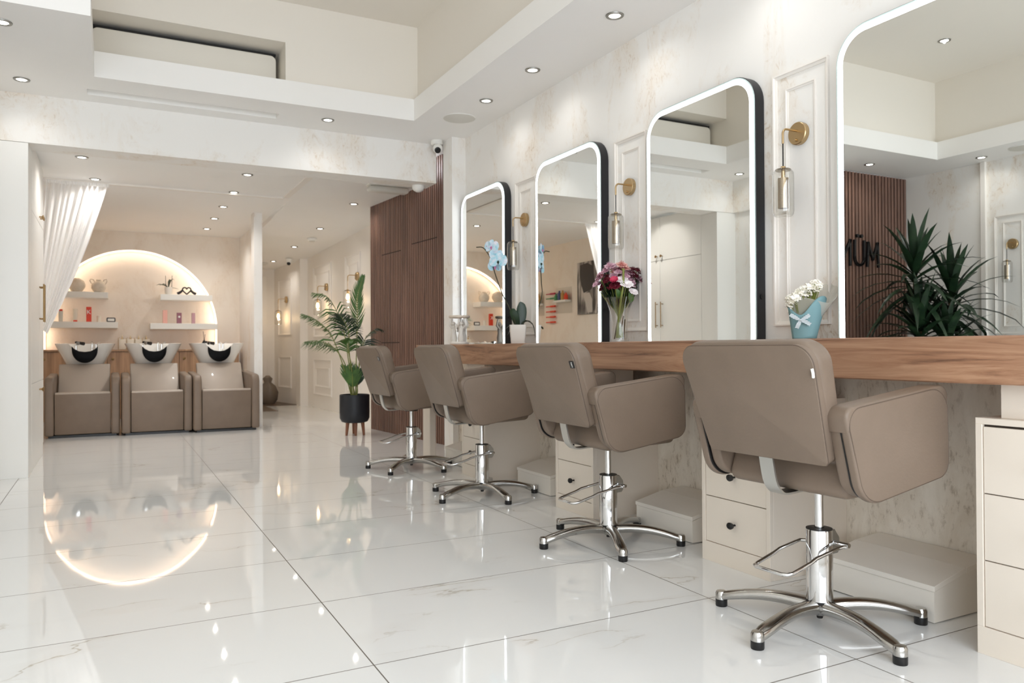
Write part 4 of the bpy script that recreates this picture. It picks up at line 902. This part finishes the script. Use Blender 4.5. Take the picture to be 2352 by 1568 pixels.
# ---------------------------------------------------------------- potted palm
t = thing('potted_palm', 'potted palm in a black planter beside the slatted panel', 'plant', (2.205, 7.72, 0))
B().lathe([(.001, .125), (.10, .125), (.13, .135), (.148, .17), (.15, .23), (.15, .405), (.143, .41), (.138, .39), (.001, .385)], seg=44).build('planter', 'planter_black', t)
for a in (200, 320, 80, 260): B().tube([(.085*math.cos(R_(a)), .085*math.sin(R_(a)), .14), (.10*math.cos(R_(a)), .10*math.sin(R_(a)), 0)], [.02, .012], 10).build('leg', 'legwood', t)
B().lathe([(.001, .388), (.138, .389), (.001, .395)], seg=20).build('soil', 'soil', t)
RTc = Vector((math.cos(yaw), -math.sin(yaw), 0)); FWc = Vector((math.sin(yaw), math.cos(yaw), 0))
def frond(pts, lf, n, droop, mt_, side=None, spread=1.0, fn='frond'):
    P = bez([Vector((0, 0, 0))+RTc*a+FWc*d+Vector((0, 0, z)) for a, d, z in pts], 40)
    f = B().tube(P, [.006-.004*i/len(P) for i in range(len(P))], 6).build(fn, 'stem', t)
    b = B(); m0 = int(len(P)*.42)
    n = int(n*1.5)
    for i in range(n):
        u = i/(n-1); k = m0+int(u*(len(P)-1-m0)); q = P[k]; tg_ = (P[min(k+1, len(P)-1)]-P[k-1]).normalized()
        sd = tg_.cross(Vector((0, 0, 1)) if abs(tg_.z) < .9 else FWc).normalized() if side is None else Vector(side)
        ln = lf*math.sin(math.pi*(.15+.85*u)**.8)**.6*(1-.3*u)+.03
        for s_ in (-1, 1):
            d = (tg_*(.75)+sd*s_*spread*(1-.45*u)+Vector((0, 0, random.uniform(-.1, .15)))).normalized(); e = q+d*ln+Vector((0, 0, -droop*ln)); mid = q+d*ln*.55+Vector((0, 0, -.15*droop*ln))
            b.strip([q, q+d*ln*.2, mid, e], [.002, .0068, .0062, .0008], tg_.cross(d)+Vector((.001, 0, 0)) if False else (tg_-d*tg_.dot(d)), .15)
    b.build('leaflets', mt_, f)
frond([(-.02, 0, .39), (-.06, .0, .75), (-.12, 0, 1.1), (-.25, -.02, 1.38), (-.40, -.05, 1.44)], .20, 20, .5, 'leaf')
frond([(-.03, 0, .39), (-.12, -.05, .75), (-.22, -.1, 1.02), (-.36, -.12, 1.16), (-.48, -.15, 1.22)], .21, 20, .4, 'leaf')
frond([(-.03, .02, .39), (-.10, .05, .7), (-.22, .05, .88), (-.38, .08, .95), (-.52, .1, .95)], .22, 20, .5, 'leaf')
frond([(-.01, .02, .39), (-.06, .05, .8), (-.06, .0, 1.05), (-.10, -.1, 1.18), (-.13, -.2, 1.22)], .20, 22, .4, 'leaf_dark', side=RTc)
frond([(.01, 0, .39), (.02, 0, .8), (.03, 0, 1.15), (.035, 0, 1.4), (.09, 0, 1.60)], .115, 18, -.2, 'leaf', side=RTc, spread=.55)
frond([(.02, 0, .39), (.05, 0, .7), (.09, -.05, .86), (.18, -.1, .90), (.25, -.15, .88)], .18, 18, .4, 'leaf')
frond([(.02, 0, .39), (.04, .06, .75), (.08, .1, .95), (.16, .12, 1.05), (.24, .12, 1.07)], .17, 18, .35, 'leaf_dark')
frond([(0, -.02, .39), (-.02, -.06, .7), (-.04, -.12, .88), (.0, -.2, .96), (.05, -.26, .96)], .18, 18, .4, 'leaf')
frond([(-.02, 0, .39), (-.03, 0, .45), (-.05, 0, .55), (-.06, 0, .62), (-.08, 0, .68)], .10, 14, -.3, 'leaf', side=RTc)
frond([(.02, 0, .39), (.03, 0, .45), (.02, 0, .52), (.03, 0, .60), (.05, 0, .66)], .12, 16, -.2, 'leaf_dark', side=RTc)
frond([(0, 0, .39), (.0, -.02, .45), (-.01, -.04, .5), (-.01, -.05, .56), (-.01, -.06, .62)], .11, 16, -.3, 'leaf', side=RTc)

# ---------------------------------------------------------------- yucca seen in the mirror
t = thing('potted_yucca', 'tall dark yucca plant in a pot, reflected in the nearest mirror', 'plant', (-1.54, 4.6, 0))
B().lathe([(.001, 0), (.17, 0), (.2, .02), (.22, .36), (.21, .38), (.2, .34), (.001, .33)], seg=36).build('planter', 'matte_black', t)
canes = [((.10, .05), 1.58, 46, .66), ((-.22, -.1), 1.36, 44, .66), ((.20, -.08), 1.02, 42, .6), ((-.05, .12), 1.10, 40, .58), ((-.34, .05), .98, 36, .56), ((0, -.2), .9, 36, .55)]
for ci, ((cx_, cy_), h_, nl, ll) in enumerate(canes):
    cane = B().tube(bez([(cx_*.4, cy_*.4, .33), (cx_*.7, cy_*.7, h_*.6), (cx_, cy_, h_)], 10), [.028-.001*i for i in range(11)], 10).build('cane', 'stem_brown', t); b = B()
    for i in range(nl):
        a = i*2.39996+ci; u = i/nl; el = R_(80-108*u); l = ll*random.uniform(.8, 1.08)*(1-.22*abs(u-.4)); base = Vector((cx_, cy_, h_+.05-.30*u))
        dh = Vector((math.cos(a), math.sin(a), 0)); d = dh*math.cos(el)+Vector((0, 0, math.sin(el))); dr = .16+.38*u
        pts = [base+d*l*s_+Vector((0, 0, -dr*l*s_**2.4)) for s_ in (0, .2, .4, .6, .8, 1)]
        pts = [Vector((max(p_.x, -.63+random.uniform(0, .04)), min(p_.y, .64-random.uniform(0, .05)), p_.z)) for p_ in pts]
        b.strip(pts, [.014, .030, .034, .029, .017, .001], (-dh.y, dh.x, 0), .25)
    b.build('leaves', 'leaf_dark', cane)

# ---------------------------------------------------------------- things on the counter
ZT = .9005
# glass vase and bouquet
V0 = Vector((2.545, 3.58, ZT))
t = thing('glass_vase', 'clear flared glass vase between two middle mirrors', 'vase', V0); t.scale = (1.12, 1.12, 1)
B().lathe([(.001, 0), (.044, 0), (.046, .006), (.041, .03), (.038, .10), (.046, .17), (.062, .22), (.072, .252), (.070, .253), (.059, .218), (.043, .17), (.035, .10), (.037, .03), (.034, .018), (.001, .018)], seg=36).build('vase_body', 'glass', t)
t = thing('bouquet', 'mixed bouquet of burgundy, mauve and white flowers in the glass vase', 'flowers', V0)
def W2(a, d, z): return RTc*a+FWc*d+Vector((0, 0, z))
b = B(); bb = B()
heads = [(-.135, 0, .325, 'mauve', .02), (-.115, -.02, .36, 'mauve', .024), (-.10, .02, .385, 'mauve', .026), (-.12, .03, .34, 'mauve', .02), (-.075, -.03, .345, 'burgundy', .026), (-.09, 0, .32, 'burgundy', .024), (-.065, .02, .37, 'burgundy', .024), (-.05, -.03, .31, 'burgundy', .026), (-.10, .01, .30, 'burgundy', .02),
 (-.05, 0, .425, 'mauve', .038), (-.02, .02, .41, 'mauve', .036), (-.075, .02, .40, 'mauve', .03), (.01, -.02, .43, 'blush', .036), (.03, .0, .415, 'blush', .035), (-.01, -.03, .39, 'mauve', .026), (-.035, -.05, .335, 'rose', .032), (-.03, -.05, .315, 'burgundy', .034), (.055, .0, .39, 'mauve', .032), (.05, .02, .36, 'burgundy', .028), (.075, .01, .41, 'burgundy', .024), (.10, .0, .405, 'burgundy', .022), (.115, .02, .39, 'burgundy', .018), (.08, .02, .36, 'burgundy', .028), (.10, .02, .345, 'burgundy', .022), (.085, .03, .32, 'burgundy', .024), (.03, -.03, .37, 'mauve', .026),
 (0, -.05, .345, 'white_petal', .032), (.03, -.06, .32, 'white_petal', .038), (.015, -.04, .355, 'white_petal', .03), (.07, -.05, .28, 'white_petal', .028), (.095, 0, .37, 'burgundy', .02), (-.055, .03, .35, 'mauve', .025)]
for i in range(34):
    an = random.uniform(0, 2*math.pi); rr = random.random()**.5; a_ = .118*rr*math.cos(an)*1.05; z_ = .365+.06*rr*math.sin(an)-.25*max(0, abs(a_)-.07); heads.append((a_, random.uniform(-.03, .045), z_, random.choice(['burgundy', 'mauve', 'mauve', 'burgundy', 'blush'] if abs(a_) < .06 else ['burgundy', 'mauve', 'burgundy']), random.uniform(.022, .03)))
for (a, d, z, m_, r) in heads:
    c = W2(a, d, z); base = W2(a*.12, d*.15, .16); low = W2(-a*.18, 0, .025)
    out = (c-W2(0, 0, .22)).normalized()
    out = (out*.6+Vector((0, 0, .7))-FWc*.75).normalized() if m_ == 'white_petal' else (out-FWc*.45).normalized()
    stem = B().tube(bez([low, base, W2(a*.6, d*.6, z*.75), c-out*.006], 12), .0019, 6).build('flower_stem', 'stem', t); hb = B(); x_ = out.orthogonal().normalized(); y_ = out.cross(x_)
    layers = ((1.0, 16, .15), (.75, 12, .45), (.45, 8, .9)) if m_ != 'rose' else ((1, 7, .8), (.8, 6, 1.1), (.5, 5, 1.5))
    for (k_, np_, lift) in layers:
        for j in range(np_):
            an = 2*math.pi*(j+.3*k_)/np_+random.uniform(-.1, .1); dd = x_*math.cos(an)+y_*math.sin(an); tip = (dd+out*lift).normalized()*r*k_*random.uniform(.9, 1.12)
            wd = r*(.24 if m_ != 'rose' else .45); hb.strip([c, c+tip*.5+out*.001, c+tip*.85+out*.002, c+tip], [wd*.3, wd, wd*.9, wd*.2], out.cross(dd), .25)
    hb.ball(c+out*.002, r*(.45 if m_ == 'burgundy' else .22), 1)
    if m_ in ('mauve', 'burgundy', 'blush'):
        for j in range(9):
            an = j*2.4; dd = x_*math.cos(an)+y_*math.sin(an); up_ = (dd*(.25+.06*j)+out).normalized(); hb.strip([c, c+up_*r*.55, c+up_*r*.9], [r*.08, r*.2, r*.05], up_.orthogonal(), .3)
    hb.build('flower_head', m_, stem)
b = B()
for i in range(460):
    z0 = random.uniform(.19, .33); a = random.uniform(-1, 1)*(.06+.35*(z0-.19))/(.45+z0)*.92; d = random.uniform(-.03, .05); q = W2(a*(.45+z0), d, z0); dd = (W2(a*1.2, d, .16)+Vector((0, 0, random.uniform(.0, .12)))+Vector((random.uniform(-.05, .05), random.uniform(-.05, .05), 0))).normalized(); l = random.uniform(.03, .075)
    b.strip([q, q+dd*l*.5, q+dd*l], [.002, .0085, .0008], dd.orthogonal(), .2)
b.build('foliage', 'leaf_dark', t)
b = B()
for (a, z, l) in ((-.015, .27, .05), (.055, .25, .05)):
    b.strip(bez([W2(a, -.03, z-.03), W2(a+.005, -.04, z), W2(a-.01, -.045, z+l*.6)], 8), [.002, .008, .0125, .015, .0155, .014, .011, .006, .001], RTc, .2)
b.build('broad_leaves', 'leaf', t)
B().tube(bez([W2(-.018, -.01, .03), W2(-.012, -.03, .12), W2(.0, -.06, .24), W2(.012, -.065, .32), W2(.014, -.06, .41)], 16), .006, 8).build('thick_stem', 'stem', t)
B().tube([W2(-.03, 0, .02), W2(-.01, .0, .13)], .004, 6).tube([W2(.02, 0, .02), W2(.03, 0, .13)], .004, 6).tube([W2(.0, .01, .02), W2(.022, .0, .15)], .004, 6).build('brown_stems', 'stem_brown', t)

# orchid
P0 = Vector((2.55, 4.815, ZT))
t = thing('potted_orchid', 'blue orchid in a white square pot on the counter', 'plant', P0, R_(-27)); t.scale = (1.04, 1.04, 1.04)
rows = [[Vector((x*s_, y*s_, z)) for x, y in [(q.x, q.y) for q in round_poly([(-1, -1), (1, -1), (1, 1), (-1, 1)], .2, 3)]] for s_, z in ((.044, 0), (.047, .004), (.050, .04), (.0505, .042), (.0535, .08), (.054, .082), (.057, .126), (.057, .129), (.052, .129), (.049, .115))]
B().rings(rows).build('pot', 'ceramic', t)
t2 = t; Rm = Matrix.Rotation(R_(27), 4, 'Z')    # undo pot rotation for the leaves
def L3(a, d, z): return Rm @ W2(a, d, z)
stem = B().tube(bez([L3(-.01, 0, .11), L3(-.035, -.02, .20), L3(-.10, -.03, .33), L3(-.14, .0, .44), L3(-.165, .02, .52), L3(-.18, .03, .58), L3(-.23, .03, .655), L3(-.28, .02, .66)], 30), .0036, 8).build('flower_stem', 'orchid_stem', t)
b = B()
for pts, wd in (([(.0, 0, .115), (-.015, -.02, .17), (-.035, -.03, .22), (-.045, -.035, .235)], .026), ([(.01, 0, .115), (.022, .0, .18), (.026, 0, .25), (.015, 0, .285)], .036), ([(.02, -.02, .12), (.06, -.05, .15), (.10, -.07, .12), (.115, -.075, .04)], .030), ([(-.01, -.02, .12), (-.04, -.03, .13), (-.07, -.05, .115), (-.08, -.05, .10)], .012), ([(.0, .0, .11), (-.05, .04, .10), (-.07, .05, .06)], .014)):
    q = [L3(*p) for p in pts]; Q = bez(q, 8); b.strip(Q, [wd*math.sin(math.pi*(.12+.86*i/8))**.7 for i in range(9)], Rm @ (RTc if abs(q[-1].z-q[0].z) > .08 else FWc), .25)
b.build('leaves', 'leaf_dark', t)
for i, (a, d, z, r, fy) in enumerate(((-.175, .02, .665, .05, -.4), (-.145, .02, .61, .045, .2), (-.13, .0, .565, .058, -.2), (-.155, .03, .53, .046, .3), (-.13, .05, .535, .044, 1.4), (-.165, .06, .63, .047, 1.5), (-.20, .04, .675, .036, -1.2))):
    r *= 1.14; c = L3(a, d, z); out = (Rm @ (Matrix.Rotation(fy, 4, 'Z') @ (-FWc+Vector((0, 0, .1))))).normalized(); x_ = out.cross(Vector((0, 0, 1))).normalized(); y_ = x_.cross(out); hb = B()
    for an, l, wd in ((0, .95, .62), (180, .95, .62), (90, .85, .34), (215, .85, .32), (325, .85, .32)):
        dd = x_*math.cos(R_(an))+y_*math.sin(R_(an)); sd = out.cross(dd)
        hb.strip([c, c+dd*r*l*.3+out*.003, c+dd*r*l*.6+out*.004, c+dd*r*l*.85+out*.001, c+dd*r*l], [r*wd*.25, r*wd*.8, r*wd, r*wd*.75, r*wd*.2], sd, .1)
    h = hb.build('orchid_flower', 'blue_petal', stem); B().ball(c+out*.008-y_*.008, .008, 1).strip([c+out*.006, c+out*.012-y_*.012, c+out*.004-y_*.024], [.004, .009, .002], x_, .3).build('flower_lip', 'pink_lip' if i != 2 else 'leaf_dark', stem)

# dish on angel figures
t = thing('figurine_stand', 'antique white angel figurine stand with round top', 'ornament', (2.40, 5.50, ZT))
B().lathe([(.001, .205), (.075, .205), (.082, .212), (.082, .222), (.078, .226), (.001, .226)], seg=32).build('round_top', 'stone', t); B().lathe([(.001, 0), (.07, 0), (.074, .01), (.066, .022), (.001, .024)], seg=32).build('base_disc', 'ceramic', t)
for k in range(3):
    a = 2*math.pi*k/3+.4; c, s_ = math.cos(a), math.sin(a); b = B()
    b.rings([[Vector((c*.045+dx+r*math.cos(q)*1.0, s_*.045+r*math.sin(q), z)) for q in [2*math.pi*j/12 for j in range(12)]] for r, z, dx in ((.022, .02, 0), (.026, .05, 0), (.018, .09, 0), (.021, .12, 0), (.012, .142, 0), (.008, .15, 0))])
    b.ball((c*.047, s_*.047, .163), .016, 2); tn_ = Vector((-s_, c, 0))
    for sg in (-1, 1):
        b.tube([Vector((c*.05, s_*.05, .125))+tn_*.014*sg, Vector((c*.07, s_*.07, .15))+tn_*.03*sg, Vector((c*.06, s_*.06, .2))+tn_*.022*sg], [.008, .006, .006], 8)
        b.strip([Vector((c*.04, s_*.04, .12)), Vector((c*.03, s_*.03, .15))+tn_*.03*sg, Vector((c*.02, s_*.02, .10))+tn_*.045*sg], [.004, .016, .003], (0, 0, 1), .2)
    b.build('angel', 'ceramic', t)

# teal flower bag
C0 = Vector((2.55, 2.285, ZT))
t = thing('flower_bag', 'teal card flower bag with striped ribbon bow, leaning on the wall panel', 'flower bag', C0)
t.scale = (1.12, 1.22, 1.0)
# tapered pouch: front outline in (a,z); curved right wing
def pouch_front(u, v):
    """u 0..1 left to right, v 0..1 bottom to top"""
    top = (.135-.028*math.sin(u/.42*math.pi)-.012*u/.42) if u < .42 else .123+.055*math.sin((u-.42)/.58*math.pi*.74)
    a = -.040+u*.084; spread = v*top/.2; a2 = a*(1+.85*spread)-.004+spread*.010
    d = -.028*math.sin(math.pi*u)**.6*(1+.3*v)
    return a2, d-.012, v*top
nU, nV = 28, 10
b = B(); rows = []
for j in range(nV+1): rows.append([W2(*pouch_front(i/nU, j/nV)) for i in range(nU+1)])
b.rings(rows, closed=False); rows = []
for j in range(nV+1):
    row = []
    for i in range(nU+1):
        a, d, z = pouch_front(i/nU, 1); u = i/nU; top = .135+.030*u; v = j/nV; aa = -.040+u*.084; sp = v*top/.2; row.append(W2(aa*(1+.85*sp)-.004+sp*.010, .03*math.sin(math.pi*u)**.6*(1+.3*v)-.01, v*top))
    rows.append(row)
b.rings(rows, closed=False); o = b.build('card_pouch', 'teal', t, ang=60); md = o.modifiers.new('thickness', 'SOLIDIFY'); md.thickness = .0015
B().tube([W2(-.048, -.03, .0), W2(.045, -.03, .0)], .001, 4)
b = B(); kc = (-.034, -.056, .078)
for pts in (([(0, 0, 0), (-.02, -.002, .012), (-.034, .006, .024)]), ([(0, 0, 0), (.018, -.003, .012), (.032, 0, .022)]), ([(0, 0, 0), (.016, -.004, -.006), (.034, -.001, -.018)]), ([(0, 0, 0), (-.008, -.003, -.014), (-.014, .0, -.032)])):
    b.strip([W2(kc[0]+a, kc[1]+d, kc[2]+z) for a, d, z in pts], [.004, .0075, .007], (0, 0, 1) if abs(pts[-1][0]) > .02 else RTc, .15)
b.ball(W2(*kc), .006, 2); b.build('ribbon_bow', 'ribbon', t)
t = thing('flower_bunch', 'bunch of small white flowers wrapped in pale film inside the teal bag', 'flowers', C0); t.scale = (1.1, 1.18, 1.02)
b = B(); rows = []
for j in range(7):
    v = j/6; row = []
    for i in range(37):
        a = 2*math.pi*i/36; r = .02+.05*v; z = .03+.125*v+.012*v*math.sin(3*a+1)+(.11*v*v*max(0, math.cos(a-.35))**2.5); row.append(W2(r*math.cos(a)*1.1+.012+.045*v*v*max(0, math.cos(a)), r*math.sin(a)*.6-.005+.003*math.sin(9*a)*v, z))
    rows.append(row)
b.rings(rows, closed=False).build('film_wrap', 'wrap', t, ang=80, recalc=False)
fb = B(); gb = B()
for i in range(420):
    u = random.random(); a = -.060+.105*u; z = .150+.075*u**.7+random.uniform(-.024, .014); d = random.uniform(-.045, .015); c = W2(a, d, z-.0); o_ = Vector((random.uniform(-.5, .5), random.uniform(-1, .2), random.uniform(.2, 1))).normalized(); x_ = o_.orthogonal().normalized(); y_ = o_.cross(x_)
    for k in range(5):
        dd = x_*math.cos(k*1.2566)+y_*math.sin(k*1.2566); fb.strip([c, c+dd*.005+o_*.001, c+dd*.0105+o_*.0005], [.001, .005, .003], o_.cross(dd), .15)
    if i % 3 == 0: gb.tube([c, W2(a*.4, d*.3, .07)], .0012, 5)
fb.build('blossoms', 'cream_petal', t)['kind'] = 'stuff'
gb.build('stems', 'stem', t)
